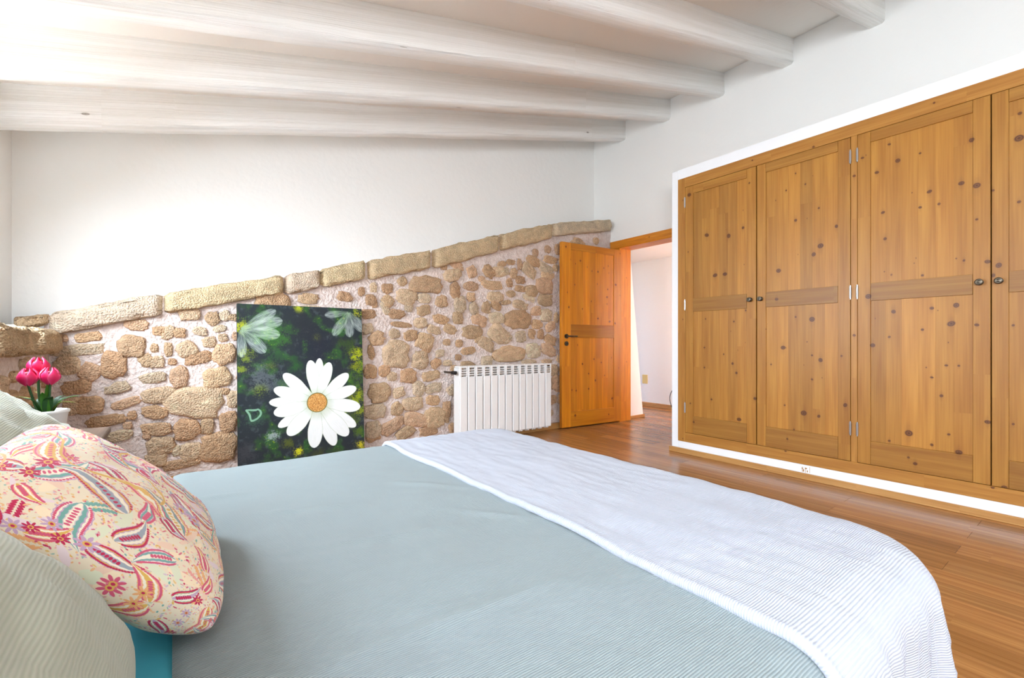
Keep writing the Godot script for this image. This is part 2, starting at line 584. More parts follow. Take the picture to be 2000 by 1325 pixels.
func skirting(called: String, a: Vector3, b: Vector3, mode: int) -> void:
	struct(called, box_mesh(a, b, 0.003, mode), M.skirting, "narrow oak skirting board")

# ------------------------------------------------------------------ stonework
const STONES := [-0.52, 0.95, 4, 4, 0, -0.41, 0.96, 11, 5, 8, -0.45, 0.88, 21, 6, 6, -0.30, 0.79, 11, 14, 0, -0.40, 0.75, 9, 9, -30, -0.46, 0.66, 12, 8, 10, -0.32, 0.63, 4, 4, 0, -0.27, 0.65, 9, 6, 15, -0.50, 0.79, 11, 9, 0, -0.41, 0.55, 12, 9, 0, -0.33, 0.45, 17, 6, 5, -0.21, 0.47, 4, 5, 0, -0.48, 0.55, 8, 9, 0, -0.08, 1.00, 6, 5, 10, -0.03, 0.99, 5, 8, -20, 0.03, 0.99, 6, 6, -5, 0.14, 1.00, 7, 5, -10, 0.21, 1.09, 7, 8, 10, 0.28, 1.11, 5, 6, 0, 0.33, 1.10, 5, 4, 0, 0.25, 1.02, 7, 4, 15, -0.21, 0.90, 12, 12, 0, -0.10, 0.89, 4, 5, 0, -0.03, 0.88, 4, 8, 0, 0.07, 0.88, 10, 9, 25, 0.19, 0.93, 7, 6, 10, 0.27, 0.96, 5, 5, 10, 0.34, 0.97, 3, 5, 0, 0.28, 0.85, 12, 13, 0, 0.13, 0.82, 14, 7, 15, -0.14, 0.81, 7, 7, 30, -0.09, 0.80, 7, 6, 20, -0.01, 0.80, 4, 4, 0, -0.11, 0.70, 12, 6, 5, 0.03, 0.70, 9, 12, 0, 0.24, 0.69, 15, 12, 10, -0.08, 0.59, 15, 9, 10, 0.12, 0.53, 27, 18, -5, 0.28, 0.59, 5, 4, 0, 0.33, 0.53, 7, 11, 0, -0.24, 0.55, 13, 5, 18, -0.10, 0.48, 12, 7, -10, 0.30, 0.38, 10, 13, 0, 0.18, 0.36, 7, 10, 0, 0.07, 0.35, 13, 12, 0, -0.09, 0.37, 15, 7, -5, -0.23, 0.41, 4, 4, 0, -0.27, 0.35, 11, 6, 5, 0.25, 0.21, 20, 17, 0, 0.09, 0.20, 10, 11, 0, -0.07, 0.26, 13, 11, 0, 0.04, 0.13, 18, 6, 5, -0.09, 0.18, 10, 9, 10, 0.01, 0.22, 4, 7, 0, -0.14, 0.33, 4, 3, -30, 1.32, 1.38, 5, 7, 0, 1.44, 1.38, 9, 7, 0, 1.57, 1.45, 8, 7, 20, 1.79, 1.44, 28, 13, 0, 1.61, 1.32, 17, 11, -5, 1.77, 1.32, 11, 8, 0, 1.95, 1.30, 11, 9, 0, 2.06, 1.55, 17, 10, 15, 2.09, 1.41, 10, 13, 0, 1.30, 1.28, 8, 8, 0, 1.44, 1.27, 9, 9, 30, 1.22, 1.34, 5, 6, 0, 1.33, 1.25, 4, 7, 0, 1.97, 1.62, 6, 6, 0, 1.28, 1.16, 12, 7, 5, 1.52, 1.17, 13, 7, 0, 1.56, 1.08, 17, 4, -5, 1.42, 1.22, 6, 11, 20, 1.63, 1.23, 7, 6, 0, 1.77, 1.21, 12, 8, 15, 1.74, 1.10, 11, 8, 0, 1.94, 1.14, 14, 7, -10, 2.12, 1.16, 10, 10, 0, 1.27, 1.04, 9, 8, 10, 1.35, 0.96, 12, 10, 20, 1.50, 1.00, 9, 7, 0, 1.65, 0.99, 11, 8, 15, 1.78, 0.94, 16, 12, 0, 1.87, 1.04, 12, 7, -15, 2.03, 1.05, 12, 7, -25, 1.30, 0.85, 5, 10, 10, 1.52, 0.82, 22, 20, 0, 1.74, 0.77, 14, 14, -10, 1.80, 0.86, 8, 5, 0, 2.00, 0.93, 7, 5, 0, 1.89, 0.74, 9, 7, 30, 2.01, 0.74, 8, 5, 0, 2.07, 0.69, 6, 5, 0, 1.29, 0.69, 10, 10, 0, 1.41, 0.69, 9, 9, 0, 1.48, 0.64, 8, 7, 0, 1.63, 0.64, 13, 11, 0, 1.84, 0.63, 15, 8, 10, 1.37, 0.51, 17, 14, 5, 1.54, 0.50, 10, 8, 20, 1.72, 0.52, 10, 12, 0, 1.87, 0.52, 14, 8, 10, 1.67, 0.39, 18, 10, 0, 1.86, 0.41, 12, 8, -10, 1.52, 0.36, 9, 10, 10, 1.33, 0.36, 17, 11, 0, 1.48, 0.22, 20, 10, 28, 1.70, 0.25, 21, 11, -15, 1.88, 0.25, 17, 17, 0, 2.00, 0.32, 8, 13, 0, 2.06, 0.49, 9, 10, 30, 1.32, 0.21, 12, 12, 0, 1.82, 0.14, 17, 7, 0, 1.60, 0.15, 16, 9, 20, 2.06, 0.14, 7, 8, 10, 2.00, 0.23, 5, 7, 0, 1.32, 0.15, 11, 7, 10, 2.27, 1.60, 10, 9, 20, 2.46, 1.62, 13, 10, -30, 2.58, 1.63, 14, 9, 0, 2.62, 1.71, 10, 5, 10, 2.73, 1.74, 9, 5, 0, 2.26, 1.46, 14, 8, 0, 2.50, 1.49, 23, 8, 0, 2.38, 1.54, 7, 5, 0, 2.76, 1.63, 8, 9, -20, 2.71, 1.53, 7, 8, 0, 2.85, 1.57, 11, 7, 0, 2.96, 1.68, 17, 11, -30, 3.02, 1.78, 17, 9, -15, 3.05, 1.87, 7, 8, 0, 3.22, 1.93, 8, 7, 0, 3.37, 1.95, 9, 10, 0, 3.26, 1.82, 18, 7, 0, 3.19, 1.72, 19, 9, -20, 3.33, 1.74, 7, 7, 0, 2.54, 1.38, 17, 9, 0, 2.26, 1.36, 8, 8, 0, 2.73, 1.42, 10, 6, 0, 2.99, 1.47, 14, 11, 0, 2.85, 1.48, 12, 6, 0, 3.17, 1.53, 21, 15, 0, 2.84, 1.73, 5, 10, 0, 2.66, 1.64, 8, 7, 0, 3.22, 1.65, 15, 9, 0, 2.14, 1.28, 11, 13, 0, 2.29, 1.25, 9, 10, 10, 2.43, 1.27, 9, 10, -10, 2.55, 1.29, 11, 7, -20, 2.85, 1.31, 17, 8, -10, 2.35, 1.14, 15, 10, -20, 2.55, 1.17, 16, 10, 0, 2.83, 1.16, 30, 17, 0, 3.06, 1.26, 13, 9, 0, 3.19, 1.22, 14, 12, 0, 3.07, 1.12, 12, 9, 0, 3.26, 1.10, 13, 9, 30, 3.19, 1.38, 17, 12, 0, 2.27, 1.03, 20, 11, 0, 2.58, 1.01, 21, 15, -30, 2.67, 0.97, 13, 9, 20, 2.85, 0.99, 12, 10, 0, 3.00, 1.02, 8, 9, 0, 3.12, 1.02, 8, 9, 0, 3.26, 0.96, 15, 9, -20, 2.43, 0.92, 17, 11, -25, 2.23, 0.85, 14, 6, 5, 2.72, 0.81, 36, 14, 5, 3.02, 0.84, 17, 13, 0, 3.23, 0.85, 19, 11, -20, 2.44, 0.75, 11, 9, 0, 2.96, 0.73, 18, 4, 0, 3.21, 0.73, 15, 4, 0, 2.13, 0.92, 7, 6, 0, 2.67, 1.33, 11, 4, 10, 2.96, 1.39, 15, 5, -15, 3.30, 0.63, 14, 10, 0, 3.34, 1.20, 6, 9, 0, 2.34, 0.96, 8, 6, 0, 2.12, 0.79, 6, 5, 0, 3.84, 1.15, 22, 12, 4, 3.77, 0.44, 17, 13, 18, 2.56, 0.35, 15, 10, 0, 3.91, 0.81, 11, 8, 6, 3.82, 1.31, 12, 10, 0, 3.04, 0.47, 14, 9, -13, 3.57, 0.88, 18, 9, 17, 0.77, 0.86, 13, 11, -3, 0.57, 0.23, 19, 14, -10, 2.34, 0.20, 11, 6, -5, 3.67, 1.80, 20, 15, -20, 0.82, 1.13, 21, 13, 2, 0.57, 1.21, 20, 18, 8, 3.52, 1.41, 19, 17, 6, 4.09, 1.11, 21, 11, 19, 3.59, 1.21, 17, 14, 8, 4.07, 1.59, 12, 9, 18, 3.75, 0.60, 12, 7, 5, 1.02, 0.13, 10, 8, -13, 3.63, 0.14, 13, 9, 7, 2.85, 0.07, 9, 6, -7, 2.61, 0.59, 9, 5, -12, 0.57, 0.07, 17, 10, 17, 0.98, 0.83, 21, 18, -18, 3.24, 0.16, 11, 7, 18, 3.76, 1.03, 9, 5, 4, 3.46, 1.04, 11, 9, -8, 2.82, 0.48, 12, 11, -14, 0.87, 0.59, 10, 5, 14, 4.08, 0.53, 19, 10, 6, 3.91, 0.14, 16, 9, 8, 0.54, 0.83, 10, 9, -13, 2.23, 0.70, 16, 8, -14, 1.04, 1.13, 17, 9, 19, 3.53, 0.65, 10, 7, 13, 2.37, 0.51, 11, 6, -16, 3.88, 1.93, 10, 6, -13, 2.26, 0.37, 16, 12, -14, 4.08, 0.09, 13, 7, -15, 0.68, 0.44, 20, 15, 5, 4.09, 1.26, 16, 12, -19, 3.36, 0.48, 17, 15, -13, 0.93, 0.37, 13, 10, -17, 0.82, 1.26, 13, 7, 4, 2.86, 0.22, 9, 7, -9, 1.04, 0.64, 12, 6, 1, 3.84, 0.92, 15, 8, 0, 0.80, 0.10, 12, 10, 3, 3.05, 0.65, 8, 5, 2, 3.47, 0.07, 12, 7, -7, 2.69, 0.08, 17, 9, -4, 1.16, 0.49, 9, 6, 9, 3.67, 2.02, 20, 16, 3, 4.04, 0.33, 16, 11, -14, 0.67, 0.68, 10, 8, 15, 3.40, 0.75, 9, 7, -4, -0.35, 0.15, 11, 9, -6, 4.05, 0.74, 12, 7, -13, 3.97, 2.12, 8, 7, 7, 2.89, 0.61, 17, 11, -7, 3.49, 0.19, 9, 7, -18, 3.06, 0.30, 18, 16, 5, 2.43, 0.65, 10, 5, 5, 4.10, 0.96, 15, 10, 14, 3.61, 1.62, 22, 12, 5, 0.82, 0.99, 15, 9, 7, 1.03, 1.03, 13, 7, -1, 0.41, 0.68, 10, 6, 2, 3.87, 1.48, 11, 8, -19, 0.58, 0.94, 10, 6, 0, 0.46, 0.55, 15, 11, -17, 4.07, 1.93, 21, 18, -3, 3.97, 1.72, 12, 10, 2, 3.07, 0.11, 19, 12, 16, -0.41, 0.33, 12, 10, -12, 3.84, 0.24, 9, 6, 17, -0.19, 1.04, 10, 7, -7, 2.19, 0.60, 10, 6, 3, 1.09, 1.29, 10, 7, -11, 2.40, 0.36, 8, 5, 17, 3.65, 0.25, 8, 5, 19, 2.39, 0.08, 10, 5, -12, 3.83, 1.65, 9, 6, 7, 2.57, 0.47, 14, 11, 6, 3.59, 0.53, 9, 6, 15, 2.74, 0.32, 10, 7, 0, 3.44, 1.81, 11, 9, 9, 3.76, 0.70, 12, 9, 19, 0.92, 0.24, 11, 6, 4, 3.44, 0.31, 13, 11, 3, 3.91, 0.64, 9, 7, -8, 3.64, 1.04, 9, 6, 8, 0.48, 0.37, 9, 5, 13, 2.20, 0.17, 9, 6, 9, 0.08, 1.12, 10, 8, 17, 1.10, 0.30, 15, 8, 19, 4.09, 0.84, 14, 8, 16, 4.01, 1.46, 8, 5, -2, 3.28, 0.31, 12, 9, 17, 1.93, 0.83, 8, 6, 9, 2.10, 1.65, 13, 7, -20, 0.56, 1.04, 15, 9, 6]

func ledge_top(v: float) -> float:
	var k := [[-0.8, 1.04], [-0.57, 1.09], [-0.43, 1.126], [-0.225, 1.185], [-0.05, 1.24], [0.22, 1.313], [0.65, 1.416], [0.94, 1.497], [1.27, 1.592], [1.84, 1.745], [2.1, 1.851], [2.57, 1.99], [3.26, 2.205], [3.77, 2.323], [4.1, 2.388], [4.3, 2.41]]
	for q in k.size() - 1:
		if v <= k[q + 1][0]: return lerpf(k[q][1], k[q + 1][1], clampf((v - k[q][0]) / (k[q + 1][0] - k[q][0]), 0.0, 1.0))
	return 2.41

func linear(c: Color) -> Color: return c.srgb_to_linear()

func stone_mesh(w: float, h: float, depth: float, turn: float, sd: int, tone: Color) -> Mesh:
	# a rough stone bedded in mortar: rings from the rim to the crown, faces +z
	var seg := 20
	var rings := [[1.0, -0.25], [0.97, 0.3], [0.90, 0.68], [0.74, 0.9], [0.5, 1.0], [0.22, 1.03], [0.0, 1.02]]
	var s0 := sd * 3.17
	var n := FastNoiseLite.new()
	n.seed = sd
	n.frequency = 1.0
	n.noise_type = FastNoiseLite.TYPE_SIMPLEX_SMOOTH
	var ct := cos(turn)
	var s_t := sin(turn)
	return grid(seg, rings.size() - 1,
		func(i: int, j: int):
			var a := TAU * (i % seg) / seg
			var ca := cos(a)
			var sa := sin(a)
			var pw := 0.72
			var e := Vector2(signf(ca) * pow(absf(ca), pw), signf(sa) * pow(absf(sa), pw))
			var rim := 1.0 + 0.26 * n.get_noise_2d(ca * 1.1 + s0, sa * 1.1) + 0.16 * n.get_noise_2d(ca * 3.4 + s0, sa * 3.4)
			var q: Vector2 = e * rim * rings[j][0] * Vector2(w, h) * 0.5
			var d: float = rings[j][1] * depth
			if j > 0: d += depth * 0.55 * n.get_noise_2d(q.x * 20.0 + s0, q.y * 20.0) + 0.004 * n.get_noise_2d(q.x * 60.0, q.y * 60.0 + s0)
			return Vector3(q.x * ct - q.y * s_t, q.x * s_t + q.y * ct, d),
		func(i: int, j: int): return Vector2(i, j), true,
		func(i: int, j: int):
			var a := TAU * (i % seg) / seg
			var g := 1.0 + 0.16 * n.get_noise_2d(cos(a) * rings[j][0] * 2.5 + 9.0, sin(a) * rings[j][0] * 2.5 + s0)
			return linear(Color(tone.r * g, tone.g * g, tone.b * (g - 0.02))))

func block_mesh(len: float, h0: float, depth: float, sd: int, tone: Color, rise: float) -> Mesh:
	# a long capping stone, rough on its face, along x from 0 to len, its back towards -z
	var seg := maxi(10, int(len / 0.03))
	var sec := []
	for k in 15:
		var a := lerpf(-PI * 0.5, PI * 0.62, k / 14.0)
		sec.append(Vector2(signf(cos(a)) * pow(absf(cos(a)), 0.42), signf(sin(a)) * pow(absf(sin(a)), 0.55)))
	var n := FastNoiseLite.new()
	n.seed = sd * 7 + 1
	n.frequency = 1.0
	return grid(seg, sec.size() - 1,
		func(i: int, j: int):
			var t := float(i) / seg
			var x := t * len
			var e := minf(x, len - x)
			var close := clampf(e / 0.05, 0.0, 1.0)
			var endk := sqrt(1.0 - (1.0 - close) * (1.0 - close))
			var s: Vector2 = sec[j]
			var hh := h0 * 0.5 * (0.72 + 0.28 * endk) * (1.0 + 0.10 * n.get_noise_1d(x * 4.0))
			var y: float = s.y * hh + rise * (t - 0.5) * len + 0.016 * n.get_noise_2d(x * 5.0, j * 0.4) + 0.006 * n.get_noise_2d(x * 22.0, j * 0.9)
			var z: float = s.x * depth * (0.35 + 0.65 * endk)
			if s.x > 0.05: z += 0.020 * n.get_noise_2d(x * 9.0, j * 0.6) + 0.010 * n.get_noise_2d(x * 30.0, j * 1.7)
			if i == 0 or i == seg: z = minf(z, 0.0)
			return Vector3(x, y, z),
		func(i: int, j: int): return Vector2(i, j), false,
		func(i: int, j: int):
			var g := 1.0 + 0.12 * n.get_noise_2d(i * 0.22, j * 0.3) + 0.08 * n.get_noise_2d(i * 0.9, j * 0.9)
			return linear(Color(tone.r * g, tone.g * g, tone.b * g)))

func stone_tone() -> Color:
	var k: Color = [c8(240, 208, 170), c8(232, 198, 158), c8(242, 218, 184), c8(224, 188, 150), c8(238, 204, 170), c8(232, 204, 166), c8(244, 226, 196)][rng.randi() % 7]
	var g := rng.randf_range(0.93, 1.05)
	return Color(k.r * g, k.g * g * 0.975, k.b * g * 0.985)

func make_stone_walls() -> void:
	var wall := get_node("wall_back")
	# mortar bed, uneven, up to the capping stones, and its top running back to the plaster
	var nv := 160
	var nh := 70
	var mortar := grid(nv, nh + 2,
		func(i: int, j: int):
			var v := lerpf(-0.60, 4.23, float(i) / nv)
			var top := ledge_top(v) - 0.012
			if j > nh: return P(v, top, 3.72 if j == nh + 1 else 3.98)
			var z := top * j / nh
			var d := 0.016 * noise.get_noise_2d(v * 3.0, z * 3.0) + 0.008 * noise.get_noise_2d(v * 11.0, z * 11.0) + 0.004 * noise.get_noise_2d(v * 30.0, z * 30.0)
			return P(v, z, 3.70 + d),
		func(i: int, j: int): return Vector2(i, j))
	obj("mortar", mortar, M.mortar, wall)
	for k in range(0, STONES.size(), 5):
		var w: float = STONES[k + 2] * 0.01
		var h: float = STONES[k + 3] * 0.01
		var m := stone_mesh(w * 1.17, h * 1.2, clampf(minf(w, h) * 0.23, 0.011, 0.030), deg_to_rad(STONES[k + 4]), k, stone_tone())
		obj("stone", m, M.stone, wall, P(STONES[k], STONES[k + 1], 3.695))
	# capping stones: start, end, height, tone
	var caps := [[-0.72, -0.58, 0.06, 0], [-0.580, -0.055, 0.125, 1], [-0.055, 0.65, 0.125, 2], [0.65, 0.905, 0.135, 1], [0.90, 1.255, 0.135, 2], [1.265, 1.84, 0.15, 3], [1.85, 2.57, 0.16, 3], [2.585, 3.26, 0.155, 3], [3.262, 4.2, 0.13, 4]]
	var tones := [c8(224, 194, 156), c8(244, 224, 200), c8(244, 222, 180), c8(240, 214, 174), c8(240, 222, 192)]
	for q in caps.size():
		var c: Array = caps[q]
		var a := ledge_top(c[0])
		var b := ledge_top(c[1])
		var mid: float = (a + b) * 0.5 - c[2] * 0.5
		var o := obj("capping_stone", block_mesh(c[1] - c[0], c[2] * 1.06, 0.075, q, tones[c[3]], (b - a) / (c[1] - c[0])), M.stone, wall, P(c[0], mid, 3.705))
		o.set_meta("label", "long pale capping stone")
	# left wall: stonework below the window sills
	var lw := get_node("wall_left")
	var left := grid(130, 32,
		func(i: int, j: int):
			var u := lerpf(-4.0, 3.72, float(i) / 130)
			if j > 30: return P(-0.60 if j == 31 else -0.79, 0.97, u)
			var z := 0.97 * j / 30.0
			return P(-0.575 + 0.014 * noise.get_noise_2d(u * 3.0 + 50, z * 3.0) + 0.006 * noise.get_noise_2d(u * 11.0, z * 11.0 + 30), z, u),
		func(i: int, j: int): return Vector2(i, j), true)
	obj("mortar", left, M.mortar, lw)
	for r in [[3.35, 0.93, 0.50, 0.13], [2.75, 0.93, 0.60, 0.13], [2.1, 0.93, 0.62, 0.13], [1.45, 0.93, 0.6, 0.13]]:
		var o := obj("capping_stone", block_mesh(r[2], r[3], 0.07, int(r[0] * 10), c8(232, 204, 164), 0.0), M.stone, lw, P(-0.585, r[1], r[0] - r[2] * 0.5 + 0.06))
		o.rotation.y = PI / 2
	var spots := []
	for t in 400:
		var u := rng.randf_range(1.9, 3.6)
		var z := rng.randf_range(0.08, 0.8)
		var w := rng.randf_range(0.10, 0.24)
		var h := w * rng.randf_range(0.5, 0.85)
		var free := true
		for s in spots:
			if absf(s[0] - u) < (s[2] + w) * 0.5 + 0.015 and absf(s[1] - z) < (s[3] + h) * 0.5 + 0.015: free = false
		if not free: continue
		spots.append([u, z, w, h])
		var o := obj("stone", stone_mesh(w, h, 0.03, rng.randf_range(-0.3, 0.3), 900 + t, stone_tone()), M.stone, lw, P(-0.572, z, u))
		o.rotation.y = PI / 2
	skirting("baseboard_back", P(-0.55, 0, 3.655), P(4.22, 0.058, 3.70), 1)

# ------------------------------------------------------------------ doorway and hall
func make_doorway_and_hall() -> void:
	# pine casing: jamb, head and face boards
	var t := Node3D.new()
	t.name = "trim_1"
	t.set_meta("kind", "structure")
	t.set_meta("label", "orange pine casing round the doorway")
	add_child(t)
	obj("jamb", box_mesh(P(4.20, 0, 3.535), P(4.40, 2.06, 3.60), 0.002, 0), M.orange_pine, t)
	obj("casing", box_mesh(P(4.205, 0, 3.575), P(4.232, 2.13, 3.68), 0.003, 0, Vector3(0.3, 0.1, 0)), M.orange_pine, t)
	obj("head", box_mesh(P(4.20, 2.035, 2.70), P(4.40, 2.10, 3.575), 0.002, 2), M.orange_pine, t)
	obj("head_casing", box_mesh(P(4.195, 2.045, 2.62), P(4.232, 2.13, 3.68), 0.003, 2, Vector3(0, 0.07, 0.4)), M.orange_pine, t)
	obj("jamb", box_mesh(P(4.20, 0, 2.70), P(4.40, 2.035, 2.75), 0.002, 0, Vector3(0, 0.3, 0.2)), M.orange_pine, t)
	# door leaf, swung open in front of the stonework; built flat along x, then turned
	var d := Node3D.new()
	d.name = "door_1"
	d.set_meta("kind", "structure")
	d.set_meta("label", "orange pine panel door standing open")
	add_child(d)
	d.position = P(4.215, 0.012, 3.545)
	d.rotation.y = -0.075
	var W := 0.885
	var H := 2.0
	var knots := []
	for k in [[3.38, 1.96], [3.45, 1.83], [3.52, 1.79], [3.69, 1.77], [3.76, 1.73], [3.85, 1.73], [3.94, 1.78], [4.01, 1.81], [4.02, 1.73], [3.51, 1.56], [3.84, 1.59], [4.12, 1.60], [4.20, 1.97], [4.20, 1.48], [4.00, 1.54], [3.99, 1.45], [3.99, 1.37], [3.75, 1.39], [3.62, 1.30], [3.42, 1.31], [3.85, 1.20], [4.03, 1.17], [4.11, 1.15], [3.55, 0.90], [3.79, 0.74], [3.90, 0.70], [4.06, 0.75], [3.62, 0.69], [3.71, 0.58], [3.95, 0.55], [3.81, 0.50], [3.71, 0.41], [3.53, 0.40], [3.47, 0.41], [4.07, 0.28], [3.51, 0.13], [4.01, 0.10], [4.17, 0.63], [3.40, 1.47], [3.59, 1.83]]: knots.append([clampf(k[0] - 3.325, 0.02, W - 0.02), k[1] - 0.01, 0.005 + 0.007 * pow(rng.randf(), 1.6), false])
	var pieces := [[0, 0, 0.125, H, false, 1.0], [W - 0.115, 0, W, H, false, 0.98], [0.125, H - 0.075, W - 0.115, H, true, 0.9], [0.125, 0.97, W - 0.115, 1.115, true, 0.84], [0.125, 0, W - 0.115, 0.165, true, 0.93]]
	var edges := [0.125, 0.215, 0.31, 0.40, 0.49, 0.585, 0.68, W - 0.115]
	for k in edges.size() - 1:
		pieces.append([edges[k], 0.165, edges[k + 1], 0.97, false, [1.0, 1.03, 0.97, 1.02, 0.98, 1.04, 1.0][k]])
		pieces.append([edges[k], 1.115, edges[k + 1], H - 0.075, false, [1.02, 0.98, 1.03, 0.97, 1.0, 0.99, 1.02][k]])
	var wt := wood(528, 1194, W, H, pieces, knots, c8(222, 144, 28), c8(190, 108, 12), c8(92, 34, 6), 40)
	var m := mat(Color.WHITE, 0.36, wt)
	m.uv1_scale = Vector3(1.0 / W, 1.0 / H, 1)
	var o := Vector3(W, -H, 0)
	var names := ["stile", "stile", "rail", "rail", "rail"]
	for k in pieces.size():
		var p: Array = pieces[k]
		var board := k > 4
		var zf := 0.013 if board else 0.02
		obj("board" if board else names[k], box_mesh(Vector3(p[0] - W, p[1], -zf), Vector3(p[2] - W, p[3], zf), 0.0004 if board else 0.0015, 3, o), m, d)
	# lever handle on a rose, keyhole rose below
	var hx := -W + 0.06
	var rose := obj("handle", cyl(Vector3(hx, 0.985, 0.02), Vector3(hx, 0.985, 0.03), 0.025, 20), M.bronze, d)
	obj("lever", tube([Vector3(hx, 0.985, 0.025), Vector3(hx, 0.985, 0.06), Vector3(hx + 0.03, 0.985, 0.066), Vector3(hx + 0.12, 0.985, 0.062)], 0.009, 0.008, 10), M.bronze, rose)
	var key := obj("keyhole_rose", cyl(Vector3(hx, 0.905, 0.02), Vector3(hx, 0.905, 0.03), 0.025, 20), M.bronze, d)
	obj("keyhole", cyl(Vector3(hx, 0.905, 0.028), Vector3(hx, 0.905, 0.0315), 0.008, 12), M.black, key)
	# the hall beyond
	struct("wall_hall", box_mesh(P(5.56, -0.01, 1.7), P(5.86, 2.6, 5.2)), M.plaster, "white hall wall beyond the doorway")
	var st := begin()
	box_between(st, P(4.40, -0.01, 4.9), P(5.6, 2.6, 5.2))
	struct("wall_hall_end", st.commit(), M.plaster, "white end wall of the hall")
	st = begin()
	box_between(st, P(4.71, -0.01, 1.7), P(5.6, 0.6, 1.9))
	box_between(st, P(4.71, 2.0, 1.7), P(5.6, 2.6, 1.9))
	struct("wall_unseen_window", st.commit(), M.plaster, "white hall wall round an unseen opening")
	struct("ceiling_hall", box_mesh(P(4.40, 2.13, 1.7), P(5.9, 2.4, 5.2)), M.plaster, "low white hall ceiling")
	skirting("baseboard_hall", P(5.54, 0, 1.9), P(5.565, 0.06, 4.9), 2)
	skirting("baseboard_reveal", P(4.40, 0, 3.585), P(4.735, 0.035, 3.612), 1)
	var plate := obj("socket_plate", box_mesh(P(5.548, 0.33, 4.16), P(5.562, 0.46, 4.25), 0.004), M.ivory)
	tag(plate, "small ivory socket plate low on the hall wall", "socket plate")
	var cable := obj("cable", tube([P(5.545, 0.35, 3.60), P(5.52, 0.30, 3.70), P(5.5, 0.2, 3.745), P(5.5, 0.10, 3.74), P(5.49, 0.012, 3.68), P(5.45, 0.008, 3.4)], 0.005, 0.005, 8), M.black)
	tag(cable, "thin black cable looping down to the hall floor", "cable")

